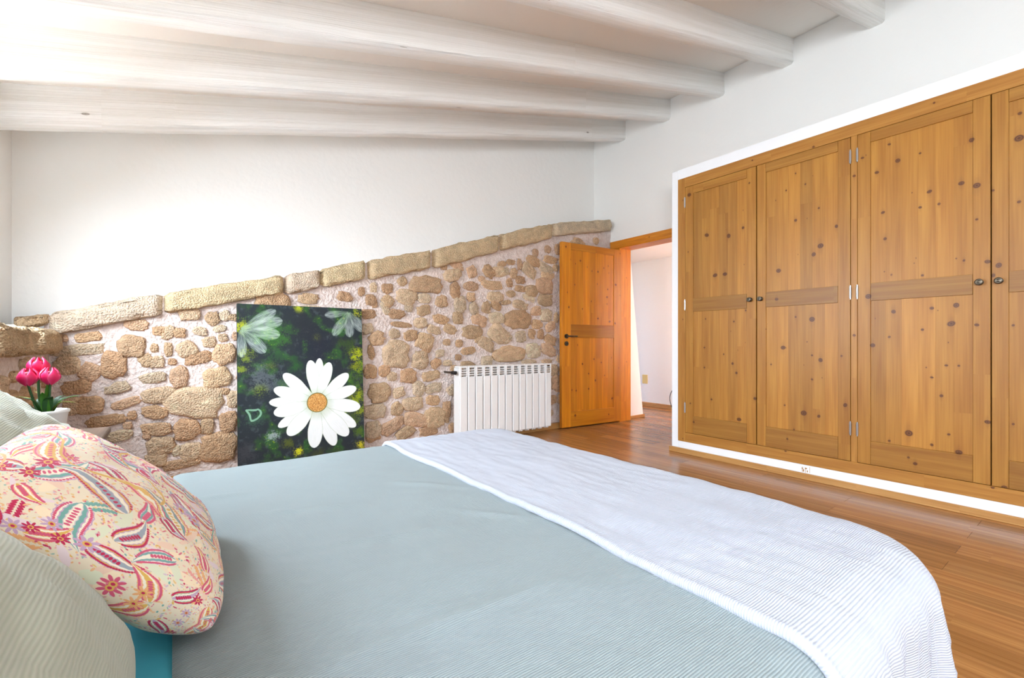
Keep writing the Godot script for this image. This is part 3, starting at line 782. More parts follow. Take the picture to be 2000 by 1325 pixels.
# ------------------------------------------------------------------ wardrobe
func make_wardrobe() -> void:
	# white plastered surround built out from the wall
	var wall := get_node("wall_right")
	var st := begin()
	box_between(st, P(3.43, 0, 2.256), P(4.25, 2.385, 2.32), 0.004)
	box_between(st, P(3.43, 0, -0.36), P(4.25, 2.385, -0.26), 0.004)
	box_between(st, P(3.43, 0, -0.26), P(4.25, 0.098, 2.256))
	box_between(st, P(3.43, 2.303, -0.26), P(4.25, 2.385, 2.256))
	obj("closet_surround", st.commit(), M.surround, wall)
	skirting("baseboard_right", P(3.412, 0, -0.37), P(3.43, 0.042, 2.335), 2)
	for k in 7:
		var u: float = 1.262 + [0.0, 0.012, 0.024, 0.035, 0.045, 0.018, 0.04][k]
		var z: float = [0.048, 0.05, 0.046, 0.05, 0.047, 0.07, 0.068][k]
		obj("paint_chip", box_mesh(P(3.4285, z, u), P(3.431, z + [0.04, 0.012, 0.03, 0.015, 0.035, 0.008, 0.006][k], u + [0.002, 0.006, 0.002, 0.007, 0.002, 0.012, 0.01][k])), M.skirting, wall)
	var w := thing("fitted_wardrobe", "knotty golden pine fitted wardrobe set in a white surround", "wardrobe", P(3.43, 0, 0))
	# carcass: everything local to the wardrobe's base
	var back := begin()
	box_between(back, P(0.60, 0.10, -0.26), P(0.62, 2.30, 2.256))
	box_between(back, P(0.05, 0.10, -0.255), P(0.60, 0.12, 2.25))
	box_between(back, P(0.05, 2.28, -0.255), P(0.60, 2.30, 2.25))
	for k in [-0.255, 1.003, 2.232]: box_between(back, P(0.05, 0.12, k), P(0.60, 2.28, k + 0.02))
	obj("carcass", back.commit(), M.pine, w)
	# face frame
	var fr := [[2.188, 0.098, 2.256, 2.303, 0], [0.996, 0.175, 1.030, 2.222, 0], [-0.26, 0.098, -0.195, 2.303, 0], [-0.195, 2.222, 2.188, 2.303, 2], [-0.195, 0.098, 2.188, 0.175, 2], [-0.195, 0.175, -0.160, 2.222, 0]]
	for k in fr.size():
		var f: Array = fr[k]
		obj(["stile", "mullion", "stile", "top_rail", "plinth_rail", "stile"][k], box_mesh(P(-0.006, f[1], f[0]), P(0.045, f[3], f[2]), 0.0015, f[4], Vector3(0, k * 0.31, k * 0.173)), M.pine, w)
	var knots := [[2.00, 1.79], [1.82, 1.75], [1.71, 1.79], [1.93, 1.46], [1.85, 1.46], [2.15, 2.15], [1.66, 2.11], [2.16, 1.68], [2.01, 1.12], [1.78, 1.09], [1.86, 0.84], [1.79, 0.77], [1.76, 0.70], [2.02, 0.89], [2.02, 0.73], [1.69, 1.17], [1.35, 2.09], [1.41, 1.99], [1.29, 2.00], [1.11, 1.68], [1.20, 1.57], [1.35, 1.77], [1.21, 1.82], [1.46, 1.44], [1.24, 1.52], [1.47, 1.24], [1.25, 1.09], [1.35, 1.11], [1.25, 0.85], [1.20, 0.82], [1.08, 0.85], [1.25, 0.69], [1.51, 0.78], [1.43, 0.90], [0.70, 2.01], [0.80, 2.00], [0.49, 2.01], [0.53, 1.79], [0.66, 1.78], [0.70, 1.70], [0.62, 1.70], [0.87, 1.71], [0.86, 1.55], [0.83, 1.33], [0.69, 1.31], [0.52, 1.37], [0.90, 1.96], [0.84, 2.11], [0.97, 2.07], [0.47, 1.76], [0.47, 1.58], [0.82, 1.11], [0.69, 1.00], [0.65, 1.12], [0.55, 1.13], [0.57, 1.03], [0.59, 0.80], [0.54, 0.80], [0.65, 0.73], [0.84, 0.96], [0.94, 1.21], [0.47, 1.02], [0.92, 0.91], [0.43, 1.35], [0.41, 1.72], [0.32, 1.64], [0.32, 1.96], [0.39, 1.33], [0.41, 1.28], [0.34, 1.02], [1.96, 0.48], [2.14, 0.43], [2.11, 0.28], [1.74, 0.35], [1.42, 0.50], [1.30, 0.46], [1.21, 0.45], [1.06, 0.54], [1.36, 0.34], [1.40, 0.27], [0.61, 0.63], [0.84, 0.34], [0.75, 0.40], [0.65, 0.35], [0.58, 0.42], [0.54, 0.33], [0.75, 0.26], [0.72, 0.23], [0.43, 0.51], [0.34, 0.52], [0.37, 0.19], [1.62, 0.52]]
	var dz0 := 0.178
	var H := 2.041
	# doors: far edge, near edge, stile widths far and near, side the hinges are on
	var doors := [[2.186, 1.6115, 0.072, 0.067, 1], [1.604, 1.032, 0.062, 0.067, -1], [0.994, 0.4185, 0.065, 0.066, 1], [0.4145, -0.158, 0.061, 0.066, -1]]
	for q in doors.size():
		var D: Array = doors[q]
		var W: float = D[0] - D[1]
		var pieces := [[0, 0, D[2], H, false, 1.0], [W - D[3], 0, W, H, false, 0.98], [D[2], H - 0.066, W - D[3], H, true, 0.96], [D[2], 1.003, W - D[3], 1.112, true, 0.86], [D[2], 0, W - D[3], 0.143, true, 0.90]]
		var nb := 6
		for k in nb:
			var a := lerpf(D[2], W - D[3], float(k) / nb)
			var b := lerpf(D[2], W - D[3], float(k + 1) / nb)
			pieces.append([a, 0.143, b, 1.003, false, rng.randf_range(0.96, 1.05)])
			pieces.append([a, 1.112, b, H - 0.066, false, rng.randf_range(0.96, 1.05)])
		var kn := []
		for k in knots:
			if k[0] < D[0] and k[0] > D[1]: kn.append([D[0] - k[0], k[1] - dz0, 0.005 + 0.011 * pow(rng.randf(), 1.8), false])
		if q == 3:
			for k in 14: kn.append([rng.randf_range(0.05, W - 0.05), rng.randf_range(0.1, H - 0.1), rng.randf_range(0.004, 0.009), false])
		for k in 10: kn.append([rng.randf_range(0.03, W - 0.03), rng.randf_range(0.1, H - 0.1), rng.randf_range(0.0015, 0.003), false])
		var m := mat(Color.WHITE, 0.42, wood(346, 1226, W, H, pieces, kn, c8(184, 130, 53), c8(158, 102, 34), c8(74, 35, 12), 60 + q))
		m.uv1_scale = Vector3(1.0 / W, 1.0 / H, 1)
		var d := Node3D.new()
		d.name = "door"
		w.add_child(d, true)
		d.position = P(0.0, dz0, D[0])
		d.rotation.y = -PI / 2     # local x runs towards the camera along the wall, local z faces the room
		for k in pieces.size():
			var p: Array = pieces[k]
			var board := k > 4
			var zf := 0.001 if board else 0.008
			var e := 0.0 if board else 0.0004
			obj("board" if board else ["stile", "stile", "rail", "rail", "rail"][k], box_mesh(Vector3(p[0] + e, p[1] + e, -0.02), Vector3(p[2] - e, p[3] - e, zf), 0.0003 if board else 0.0012, 3, Vector3(0, -H, 0)), m, d)
		# knob: rose, neck and ringed head
		var kx: float = W - 0.040 if D[4] == 1 else 0.027
		var kb := obj("knob", lathe([Vector2(0, 0), Vector2(0.016, 0), Vector2(0.016, 0.003), Vector2(0.007, 0.005), Vector2(0.006, 0.014), Vector2(0.013, 0.018), Vector2(0.0165, 0.023), Vector2(0.0165, 0.027), Vector2(0.012, 0.030), Vector2(0.010, 0.0285), Vector2(0.006, 0.031), Vector2(0, 0.0315)]), M.bronze, d, Vector3(kx, 1.243 - dz0, 0.008))
		kb.rotation.x = PI / 2
		for hz in [2.095, 1.241, 0.385]:
			var hx := -0.001 if D[4] == 1 else W + 0.001
			var hg := begin()
			add_cyl(hg, Vector3(hx, hz - dz0 - 0.036, 0.012), Vector3(hx, hz - dz0 + 0.036, 0.012), 0.0065, 12)
			add_cyl(hg, Vector3(hx, hz - dz0 - 0.044, 0.012), Vector3(hx, hz - dz0 + 0.044, 0.012), 0.0042, 10)
			obj("hinge", hg.commit(), M.steel, d)

# ------------------------------------------------------------------ bed
const U0 := 0.29
const U1 := 1.80
const V1 := 1.225
const TOP := 0.50
const RC := 0.11
const RB := 0.07

func drape(u: float, v: float, lift: float, folds: float, most: float) -> Vector3:
	# lays the point (u, v) of a flat cloth over the mattress: flat on top, rolled over the edges, hanging beyond
	var cu := clampf(u, U0 + RC, U1 - RC)
	var cv := minf(v, V1 - RC)
	var q := Vector2(u - cu, v - cv)
	var len := q.length()
	var d := len - RC
	var z := TOP + 0.006 * noise.get_noise_2d(u * 2.2, v * 2.2) + 0.003 * noise.get_noise_2d(u * 6.0 + 40.0, v * 3.0)
	if d <= 0.0: return P(v, z + lift, u)
	d = minf(d, most)
	var dir := q / len
	var hor := RB * sin(minf(d / RB, PI / 2))
	var drop := RB * (1.0 - cos(d / RB)) if d < RB * PI / 2 else RB + d - RB * PI / 2
	var hang := clampf((drop - 0.03) / 0.2, 0.0, 1.0)
	var along := u * absf(dir.y) + v * absf(dir.x) + atan2(dir.y, dir.x) * 0.12
	hor += folds * hang * (noise.get_noise_2d(along * 9.0, 3.0 + drop * 0.6) + 0.5 * noise.get_noise_2d(along * 22.0, 7.0 + drop * 1.2) + 0.08)
	var nrm := Vector2(sin(minf(d / RB, PI / 2)), cos(minf(d / RB, PI / 2)))
	var p := Vector2(cu, cv) + dir * (RC + hor + lift * nrm.x)
	return P(p.y, maxf(z - drop + lift * nrm.y, 0.012), p.x)

func make_bed() -> void:
	var b := thing("bed", "wide bed with mattress and base under green spread", "bed", P(0.36, 0, 1.045))
	obj("base", box_mesh(Vector3(-0.9, 0.10, -0.76), Vector3(0.86, 0.26, 0.76), 0.01), M.walnut, b)
	obj("mattress", box_mesh(Vector3(-0.9, 0.262, -0.77), Vector3(0.87, 0.478, 0.77), 0.03), M.enamel, b)
	for k in [[-0.84, -0.7], [0.8, -0.7], [-0.84, 0.7], [0.8, 0.7]]:
		obj("leg", box_mesh(Vector3(k[0] - 0.03, 0, k[1] - 0.03), Vector3(k[0] + 0.03, 0.10, k[1] + 0.03), 0.004), M.walnut, b)
	var sheet := obj("bed_sheet", grid(40, 120,
		func(i: int, j: int):
			var v := lerpf(-0.53, 0.06, i / 40.0)
			var u := lerpf(U0 - 0.28, U1 + 0.28, j / 120.0)
			return drape(u, v, -0.010 + 0.003 * noise.get_noise_2d(u * 30.0, v * 4.0), 0.0, 0.28),
		func(i: int, j: int): return Vector2(i * 0.0148, j * 0.0175)), M.sheet)
	tag(sheet, "turquoise bed sheet showing under the pillows", "sheet")
	var nv := 150
	var nu := 210
	var cover := obj("bedspread", grid(nv, nu,
		func(i: int, j: int):
			var v := lerpf(-0.002, V1 + 0.46, float(i) / nv)
			var u := lerpf(U0 - 0.46, U1 + 0.46, float(j) / nu)
			var lift := 0.0
			# pressed-in creases
			for c in [[0.12, 1.28, 0.42, 1.18], [-0.05, 1.52, 0.2, 1.45], [0.20, 1.00, 0.55, 0.92], [0.55, 1.05, 0.72, 0.80], [0.50, 1.35, 0.72, 1.10], [0.1, 0.62, 0.6, 0.60]]:
				var a := Vector2(c[0], c[1])
				var e := Vector2(c[2], c[3]) - a
				var t := clampf((Vector2(v, u) - a).dot(e) / e.length_squared(), 0.0, 1.0)
				var dd := (Vector2(v, u) - a - e * t).length()
				lift += 0.0045 * exp(-dd * dd / 0.0002) * sin(PI * t)
			if v < 0.012: lift -= 0.004 * (1.0 - v / 0.012)
			return drape(u, v, lift, 0.016, 0.45),
		func(i: int, j: int): return Vector2(i * (V1 + 0.46) / nv, j * (U1 - U0 + 0.92) / nu)), M.cover)
	tag(cover, "pale sage ribbed bedspread smoothed over the bed", "bedspread")
	nv = 130
	nu = 230
	var throw_ := obj("throw_blanket", grid(nv, nu,
		func(i: int, j: int):
			var t := float(i) / nv
			var u := lerpf(U0 - 0.47, U1 + 0.40, float(j) / nu)
			var edge := 0.695 + 0.012 * noise.get_noise_2d(u * 2.0, 60.0) + 0.014 * (1.0 - absf(u - 1.0))
			# the first rows round the hem over from the spread up to the face of the blanket
			var v: float = edge + ([-0.001, -0.004, -0.003, 0.001, 0.007][i] if i < 5 else lerpf(0.012, V1 + 0.47 - edge, (i - 5.0) / (nv - 5.0)))
			var lift: float = [0.001, 0.006, 0.012, 0.0165, 0.018][i] if i < 5 else 0.0165
			lift += 0.0022 * noise.get_noise_2d(u * 5.0, v * 26.0 + 8.0) + 0.004 * noise.get_noise_2d(u * 2.5 + 9.0, v * 5.0)
			return drape(u, v, lift, 0.045, 0.46),
		func(i: int, j: int): return Vector2(i * 0.0076, j * (U1 - U0 + 0.87) / nu)), M.throw)
	tag(throw_, "white corded throw blanket spread across the foot of the bed", "blanket")

func pillow_mesh(L: float, W: float, T: float, sd: int, wrinkle: float, uv_scale: Vector2, blunt := 0.0) -> Mesh:
	# both faces of a stuffed pillow, in x (length) and y (width), thickness along z
	var n := 44
	var st := begin()
	st.set_smooth_group(0)
	for side in [1.0, -1.0]:
		for j in n + 1:
			for i in n + 1:
				var s := sin((float(i) / n - 0.5) * PI)
				var t := sin((float(j) / n - 0.5) * PI)
				var k := pow((1.0 - pow(absf(s), 2.6)) * (1.0 - pow(absf(t), 2.6)), 0.52 if blunt == 0.0 else 0.42)
				var x := s * L * 0.5 * (1.0 - 0.055 * (1.0 - t * t) * s * s) * (1.0 - blunt * pow(absf(s * t), 3.0))
				var y := t * W * 0.5 * (1.0 - 0.055 * (1.0 - s * s) * t * t) * (1.0 - blunt * pow(absf(s * t), 3.0))
				var z := T * 0.5 * k
				z += wrinkle * k * (noise.get_noise_2d(x * 9.0 + sd * 7.0 + side, y * 9.0) + 0.5 * noise.get_noise_2d(x * 22.0 + side, y * 22.0 + sd))
				st.set_uv(Vector2(float(i) / n, 1.0 - float(j) / n) * uv_scale)
				st.add_vertex(Vector3(x, y, z * side))
	grid_index(st, n, n, 0, true)
	grid_index(st, n, n, (n + 1) * (n + 1), false)
	st.generate_normals()
	return st.commit()

func make_pillows() -> void:
	# local x runs along the bed head, local y up the lean, local z out of the front
	var a := obj("bed_pillow", pillow_mesh(0.70, 0.47, 0.24, 1, 0.010, Vector2(0.7, 0.5)), M.pillow)
	place(a, P(-0.215, 0.682, 0.42), deg_to_rad(46))
	tag(a, "plump sage bed pillow in front of the patterned cushion", "pillow", "sage bed pillows")
	var b := obj("bed_pillow", pillow_mesh(0.68, 0.46, 0.20, 2, 0.016, Vector2(0.7, 0.5)), M.pillow)
	place(b, P(-0.335, 0.675, 1.49), deg_to_rad(50))
	tag(b, "sage bed pillow behind the patterned cushion, below the tulips", "pillow", "sage bed pillows")
	var c := obj("cushion", pillow_mesh(0.52, 0.38, 0.135, 3, 0.006, Vector2.ONE, 0.12), paisley())
	place(c, P(-0.080, 0.640, 0.985), deg_to_rad(47))
	tag(c, "pink and cream paisley cushion leaning on the bed pillows", "cushion")

func place(o: Node3D, at: Vector3, lean: float) -> void:
	# front towards +x (into the room), leaning back by lean from upright
	var x := Vector3(0, 0, -1)
	var y := Vector3(-sin(lean), cos(lean), 0)
	o.transform = Transform3D(Basis(-x, y, (-x).cross(y)), at)

# a printed cotton: big paisley drops, scallops, flowers and sprigs on cream
func paisley() -> StandardMaterial3D:
	var n := 900
	var img := Image.create(n, n, false, Image.FORMAT_RGB8)
	img.fill(c8(236, 220, 192))
	var r := RandomNumberGenerator.new()
	r.seed = 77
	var pink := c8(216, 92, 120)
	var rose := c8(236, 160, 150)
	var orange := c8(238, 176, 120)
	var gold := c8(226, 180, 92)
	var teal := c8(120, 172, 160)
	var lilac := c8(200, 164, 190)
	var crimson := c8(196, 44, 84)
	var cream := c8(244, 234, 210)
	for k in 5200:   # sprigs and seeds
		var c: Color = [rose, orange, pink, lilac, teal, gold, rose, orange][r.randi() % 8]
		blot(img, r.randf() * n, r.randf() * n, r.randf_range(2.0, 4.5), r.randf_range(1.0, 2.6), r.randf() * TAU, c.lerp(cream, r.randf_range(0.0, 0.45)))
	for k in 60:     # leafy sprays
		var x := r.randf() * n
		var y := r.randf() * n
		var a := r.randf() * TAU
		var c: Color = [pink, rose, crimson, orange, teal][r.randi() % 5]
		for q in 9:
			var p := Vector2(x, y) + Vector2.from_angle(a) * q * 9.0
			for s in [-1.0, 1.0]:
				var w := p + Vector2.from_angle(a + s * 1.0) * 10.0
				blot(img, w.x, w.y, 9.0, 3.4, a + s * 0.7, c)
	var cs := [[lilac, gold, cream, teal.lerp(lilac, 0.5), crimson], [pink, cream, teal, cream, gold], [orange, rose, cream, gold, pink], [lilac, cream, teal, cream, pink], [teal, orange, cream, lilac, crimson]]
	for k in 4:      # fields of tinted ground between the drops
		for q in 40: blot(img, r.randf() * n, r.randf() * n, r.randf_range(20, 60), r.randf_range(6, 16), r.randf() * TAU, [c8(246, 224, 190), c8(240, 206, 180), c8(226, 226, 196), c8(236, 214, 214)][k])
	for k in 1800:
		var c: Color = [rose, orange, pink, lilac, teal, gold, crimson, orange][r.randi() % 8]
		blot(img, r.randf() * n, r.randf() * n, r.randf_range(2.5, 6.0), r.randf_range(1.2, 3.0), r.randf() * TAU, c.lerp(cream, r.randf_range(0.0, 0.4)))
	for gy in 9:
		for gx in 9:
			var size := r.randf_range(70.0, 185.0)
			drop(img, (gx + 0.5 + r.randf_range(-0.3, 0.3)) * n / 9.0, (gy + 0.5 + r.randf_range(-0.3, 0.3)) * n / 9.0, size, r.randf() * TAU, cs[r.randi() % 5], r)
	for k in 40:     # flowers
		var x := r.randf() * n
		var y := r.randf() * n
		var c: Color = [crimson, pink, orange, lilac][r.randi() % 4]
		var s := r.randf_range(9.0, 17.0)
		for q in 8: blot(img, x + cos(q * TAU / 8) * s, y + sin(q * TAU / 8) * s, s * 0.7, s * 0.28, q * TAU / 8, c)
		blot(img, x, y, s * 0.55, s * 0.55, 0, gold)
		blot(img, x, y, s * 0.28, s * 0.28, 0, crimson)
	for k in 10:     # winding bands
		var x := r.randf() * n
		var y := r.randf() * n
		var a := r.randf() * TAU
		var c: Color = [orange, lilac, gold, pink, teal][k % 5]
		for q in 160:
			blot(img, x, y, 4.0, 4.0, 0, c)
			if q % 4 == 0: blot(img, x + cos(a + PI / 2) * 9, y + sin(a + PI / 2) * 9, 2.4, 2.4, 0, pink)
			a += sin(q * 0.07 + k) * 0.06
			x += cos(a) * 4.0
			y += sin(a) * 4.0
	var m := mat(Color.WHITE, 0.9, ImageTexture.create_from_image(img))
	m.rim_enabled = true
	m.rim = 0.2
	return m

func blot(img: Image, cx: float, cy: float, a: float, b: float, turn: float, c: Color) -> void:
	var n := img.get_width()
	var h := img.get_height()
	var reach := int(maxf(a, b)) + 1
	var ct := cos(turn)
	var s_t := sin(turn)
	for y in range(maxi(0, int(cy) - reach), mini(h, int(cy) + reach + 1)):
		for x in range(maxi(0, int(cx) - reach), mini(n, int(cx) + reach + 1)):
			var dx := x - cx
			var dy := y - cy
			var p := (dx * ct + dy * s_t) / a
			var q := (-dx * s_t + dy * ct) / b
			if p * p + q * q < 1.0: img.set_pixel(x, y, c)

func drop(img: Image, cx: float, cy: float, size: float, turn: float, cs: Array, r: RandomNumberGenerator) -> void:
	# a curled teardrop in nested bands with a scalloped rim and beaded outline
	var n := img.get_width()
	var reach := int(size * 0.75)
	var ct := cos(turn)
	var s_t := sin(turn)
	for y in range(maxi(0, int(cy) - reach), mini(n, int(cy) + reach)):
		for x in range(maxi(0, int(cx) - reach), mini(n, int(cx) + reach)):
			var p := ((x - cx) * ct + (y - cy) * s_t) / size
			var q := (-(x - cx) * s_t + (y - cy) * ct) / size
			q -= 0.9 * p * p * signf(p) * (1.0 if p > 0 else 0.0)
			var t := p + 0.42
			if t <= 0.0 or t >= 1.0: continue
			var w := 0.62 * pow(t, 0.5) * pow(1.0 - t, 0.9)
			var k := absf(q) / w
			k += 0.06 * absf(sin(t * 26.0))
			if k > 1.0: continue
			var c: Color
			if k > 0.92: c = cs[0]
			elif k > 0.66: c = cs[1]
			elif k > 0.58: c = cs[0]
			elif k > 0.34: c = cs[2]
			elif k > 0.28: c = cs[3].lerp(cs[0], 0.5)
			else: c = cs[3]
			img.set_pixel(x, y, c)
	for q in 7:
		var t := lerpf(-0.28, 0.12, q / 6.0)
		var x := cx + t * size * ct
		var y := cy + t * size * s_t
		blot(img, x, y, 6.0, 3.5, turn + PI / 2, cs[4])
	for q in 22:
		var t := 0.06 + q / 26.0
		var w := 0.5 * pow(t, 0.5) * pow(1.0 - t, 0.9)
		for s in [-1.0, 1.0]:
			var pp := t - 0.42
			var qq: float = s * w + (0.9 * pp * pp if pp > 0 else 0.0)
			blot(img, cx + (pp * ct - qq * s_t) * size, cy + (pp * s_t + qq * ct) * size, 3.0, 3.0, 0, cs[4])

# ------------------------------------------------------------------ painting
func make_painting() -> void:
	var W := 0.857
	var H := 1.195
	var t := thing("daisy_painting", "large unframed daisy painting on dark green leaning against the stones", "painting", P(0.345, 0.002, 3.555))
	t.rotation.x = -0.066
	obj("canvas", box_mesh(Vector3(0, 0, -0.018), Vector3(W, H, 0), 0.001), M.black, t)
	var w := 600
	var h := 836
	var n1 := seamless(512, 0.008, 4, FastNoiseLite.TYPE_SIMPLEX_SMOOTH, 50).get_data()
	var n2 := seamless(512, 0.02, 4, FastNoiseLite.TYPE_SIMPLEX_SMOOTH, 51).get_data()
	var n3 := seamless(512, 0.05, 3, FastNoiseLite.TYPE_SIMPLEX_SMOOTH, 52).get_data()
	var img := Image.create(w, h, false, Image.FORMAT_RGB8)
	var dark := c8(30, 38, 44)
	var slate := c8(84, 92, 98)
	var leaf := c8(40, 92, 30)
	var lime := c8(150, 170, 20)
	# dabs of colour: x, y, reach, colour, strength
	var dabs := [[0.435, 0.885, 0.05, c8(200, 200, 20), 1.0], [0.958, 0.90, 0.06, c8(205, 190, 30), 0.9], [0.938, 0.30, 0.09, c8(170, 180, 10), 1.0], [0.60, 0.195, 0.05, c8(180, 190, 20), 0.9], [0.165, 0.50, 0.07, c8(130, 150, 20), 0.7], [0.025, 0.375, 0.05, c8(150, 170, 20), 0.7], [0.955, 0.58, 0.10, c8(150, 165, 10), 0.9], [0.24, 0.37, 0.06, c8(90, 90, 30), 0.6], [0.464, 0.013, 0.05, c8(190, 200, 30), 0.9], [0.965, 0.03, 0.05, c8(200, 200, 30), 0.9], [0.18, 0.43, 0.14, c8(96, 104, 108), 0.7], [0.30, 0.48, 0.12, c8(80, 86, 96), 0.5], [0.25, 0.776, 0.06, c8(170, 180, 184), 0.8], [0.05, 0.86, 0.12, c8(60, 60, 66), 0.7], [0.93, 0.45, 0.10, c8(70, 110, 20), 0.7], [0.90, 0.72, 0.10, c8(90, 110, 20), 0.6], [0.36, 0.83, 0.06, c8(110, 120, 20), 0.6], [0.12, 0.66, 0.10, c8(60, 110, 70), 0.5], [0.03, 0.13, 0.07, c8(190, 190, 30), 0.9], [0.6, 0.25, 0.2, c8(24, 30, 44), 0.9], [0.5, 0.12, 0.15, c8(26, 32, 40), 0.8], [0.60, 0.92, 0.10, c8(70, 76, 24), 0.6], [0.30, 0.30, 0.10, c8(40, 90, 40), 0.6], [0.95, 0.38, 0.08, c8(140, 150, 10), 0.8], [0.97, 0.66, 0.07, c8(150, 160, 16), 0.8], [0.96, 0.80, 0.07, c8(80, 110, 16), 0.8], [0.86, 0.24, 0.10, c8(50, 80, 20), 0.7], [0.20, 0.14, 0.2, c8(60, 120, 40), 0.45], [0.06, 0.30, 0.08, c8(140, 160, 30), 0.7], [0.33, 0.20, 0.08, c8(50, 110, 30), 0.7], [0.42, 0.36, 0.08, c8(30, 90, 30), 0.6], [0.20, 0.94, 0.08, c8(50, 90, 40), 0.6], [0.75, 0.93, 0.10, c8(50, 56, 24), 0.7]]
	for y in h:
		for x in w:
			var k := (x & 511) + (y & 511) * 512
			var a := n1[k] / 255.0
			var b := n2[k] / 255.0
			var d := n3[k] / 255.0
			var c := dark.lerp(leaf, clampf((a - 0.50) * 3.2, 0.0, 0.85)).lerp(slate, clampf((b - 0.62) * 2.2, 0.0, 0.5)).lerp(lime, clampf((d * a - 0.50) * 4.0, 0.0, 0.6))
			img.set_pixel(x, y, c)
	for q in dabs:
		var reach := int(q[2] * w * 1.5)
		var cx: float = q[0] * w
		var cy: float = q[1] * h
		for y in range(maxi(0, int(cy) - reach), mini(h, int(cy) + reach)):
			for x in range(maxi(0, int(cx) - reach), mini(w, int(cx) + reach)):
				var dd: float = Vector2(x - cx, y - cy).length() / (q[2] * w)
				var rag: float = n3[((x * 2) & 511) + ((y * 2) & 511) * 512] / 255.0 + n2[((x + 90) & 511) + (y & 511) * 512] / 255.0 - 1.0
				var f := clampf((1.0 - dd + rag * 1.4) * 1.3, 0.0, 1.0) * float(q[4]) * clampf(1.5 - dd, 0.0, 1.0)
				if f > 0.0: img.set_pixel(x, y, img.get_pixel(x, y).lerp(q[3], f))
	# blurred daisies at the upper corners
	for p in [[0.03, 0.15, 0.33, 0.09, 0.055], [0.03, 0.15, 0.31, 0.18, 0.055], [0.03, 0.15, 0.20, 0.285, 0.05], [0.03, 0.15, 0.28, 0.03, 0.045], [0.03, 0.15, 0.03, 0.31, 0.04], [0.88, 0.028, 0.74, 0.18, 0.045], [0.88, 0.028, 0.885, 0.19, 0.045], [0.88, 0.028, 0.67, 0.05, 0.035], [0.88, 0.028, 1.02, 0.15, 0.05]]:
		petal(img, Vector2(p[0] * w, p[1] * h), Vector2(p[2] * w, p[3] * h), p[4] * w, c8(214, 226, 216), c8(120, 150, 110), n3, 0.75)
	# ragged white heart
	for q in 60:
		var a := q / 60.0 * TAU
		blot(img, (0.112 + 0.045 * cos(a) + 0.01 * sin(a * 3)) * w, (0.635 + 0.03 * sin(a) - 0.012 * cos(a * 2)) * h, 5.0, 3.0, a, c8(126, 170, 140))
	# the daisy
	var c0 := Vector2(0.596 * w, 0.599 * h)
	for p in [[0.621, 0.323, 0.036], [0.223, 0.578, 0.040], [0.288, 0.727, 0.038], [0.924, 0.772, 0.046], [0.736, 0.877, 0.050], [0.544, 0.335, 0.045], [0.705, 0.351, 0.045], [0.333, 0.413, 0.045], [0.865, 0.427, 0.046], [0.259, 0.501, 0.046], [0.935, 0.521, 0.046], [0.968, 0.649, 0.052], [0.256, 0.645, 0.050], [0.361, 0.782, 0.054], [0.852, 0.824, 0.056], [0.565, 0.876, 0.055]]:
		petal(img, c0, Vector2(p[0] * w, p[1] * h), p[2] * w * 1.12, c8(240, 242, 240), c8(150, 168, 120), n3, 1.0)
	blot(img, c0.x, c0.y, 0.085 * w, 0.085 * w, 0, c8(120, 110, 50))
	blot(img, c0.x, c0.y, 0.078 * w, 0.078 * w, 0, c8(208, 150, 78))
	var r := RandomNumberGenerator.new()
	r.seed = 5
	for q in 170:
		var a := r.randf() * TAU
		var d := sqrt(r.randf()) * 0.074 * w
		blot(img, c0.x + cos(a) * d, c0.y + sin(a) * d, 2.2, 1.6, a, [c8(150, 92, 40), c8(234, 190, 120), c8(190, 128, 60)][r.randi() % 3])
	var m := mat(Color.WHITE, 0.8, ImageTexture.create_from_image(img))
	m.uv1_scale = Vector3(1.0 / W, 1.0 / H, 1)
	var st := begin()
	face(st, [Vector3(0.001, 0.001, 0.0006), Vector3(W - 0.001, 0.001, 0.0006), Vector3(W - 0.001, H - 0.001, 0.0006), Vector3(0.001, H - 0.001, 0.0006)], Vector3(0, 0, 1), 3, Vector3(0, -H, 0))
	obj("painted_face", st.commit(), m, t)

func petal(img: Image, a: Vector2, b: Vector2, half: float, pale: Color, deep: Color, n: PackedByteArray, strength: float) -> void:
	var e := b - a
	var len := e.length()
	var d := e / len
	var w := img.get_width()
	var h := img.get_height()
	var lo := a.min(b) - Vector2(half, half)
	var hi := a.max(b) + Vector2(half, half)
	for y in range(maxi(0, int(lo.y)), mini(h, int(hi.y))):
		for x in range(maxi(0, int(lo.x)), mini(w, int(hi.x))):
			var p := Vector2(x, y) - a
			var t := p.dot(d) / len
			if t < 0.0 or t > 1.0: continue
			var s := absf(p.cross(d))
			var wd := half * minf(1.0, 0.35 + t * 1.1) * sqrt(maxf(0.0, 1.0 - pow(maxf(0.0, (t - 0.62) / 0.38), 2.4)))
			if s > wd: continue
			var g := n[((int(s * 5.0)) & 511) + ((int(t * 60.0)) & 511) * 512] / 255.0
			var f := clampf((0.42 - t) * 1.8, 0.0, 0.75) + 0.16 * (g - 0.4)
			if s > wd - 3.0: f += 0.16 * (s - wd + 3.0)
			var c := pale.lerp(deep, clampf(f, 0.0, 1.0))
			var k := strength
			if strength < 1.0: k *= clampf(0.1 + 1.1 * n[((int(s * 3.0)) & 511) + ((int(t * 40.0)) & 511) * 512] / 255.0, 0.0, 1.0) * clampf(1.6 - s / wd, 0.0, 1.0)
			img.set_pixel(x, y, img.get_pixel(x, y).lerp(c, k))

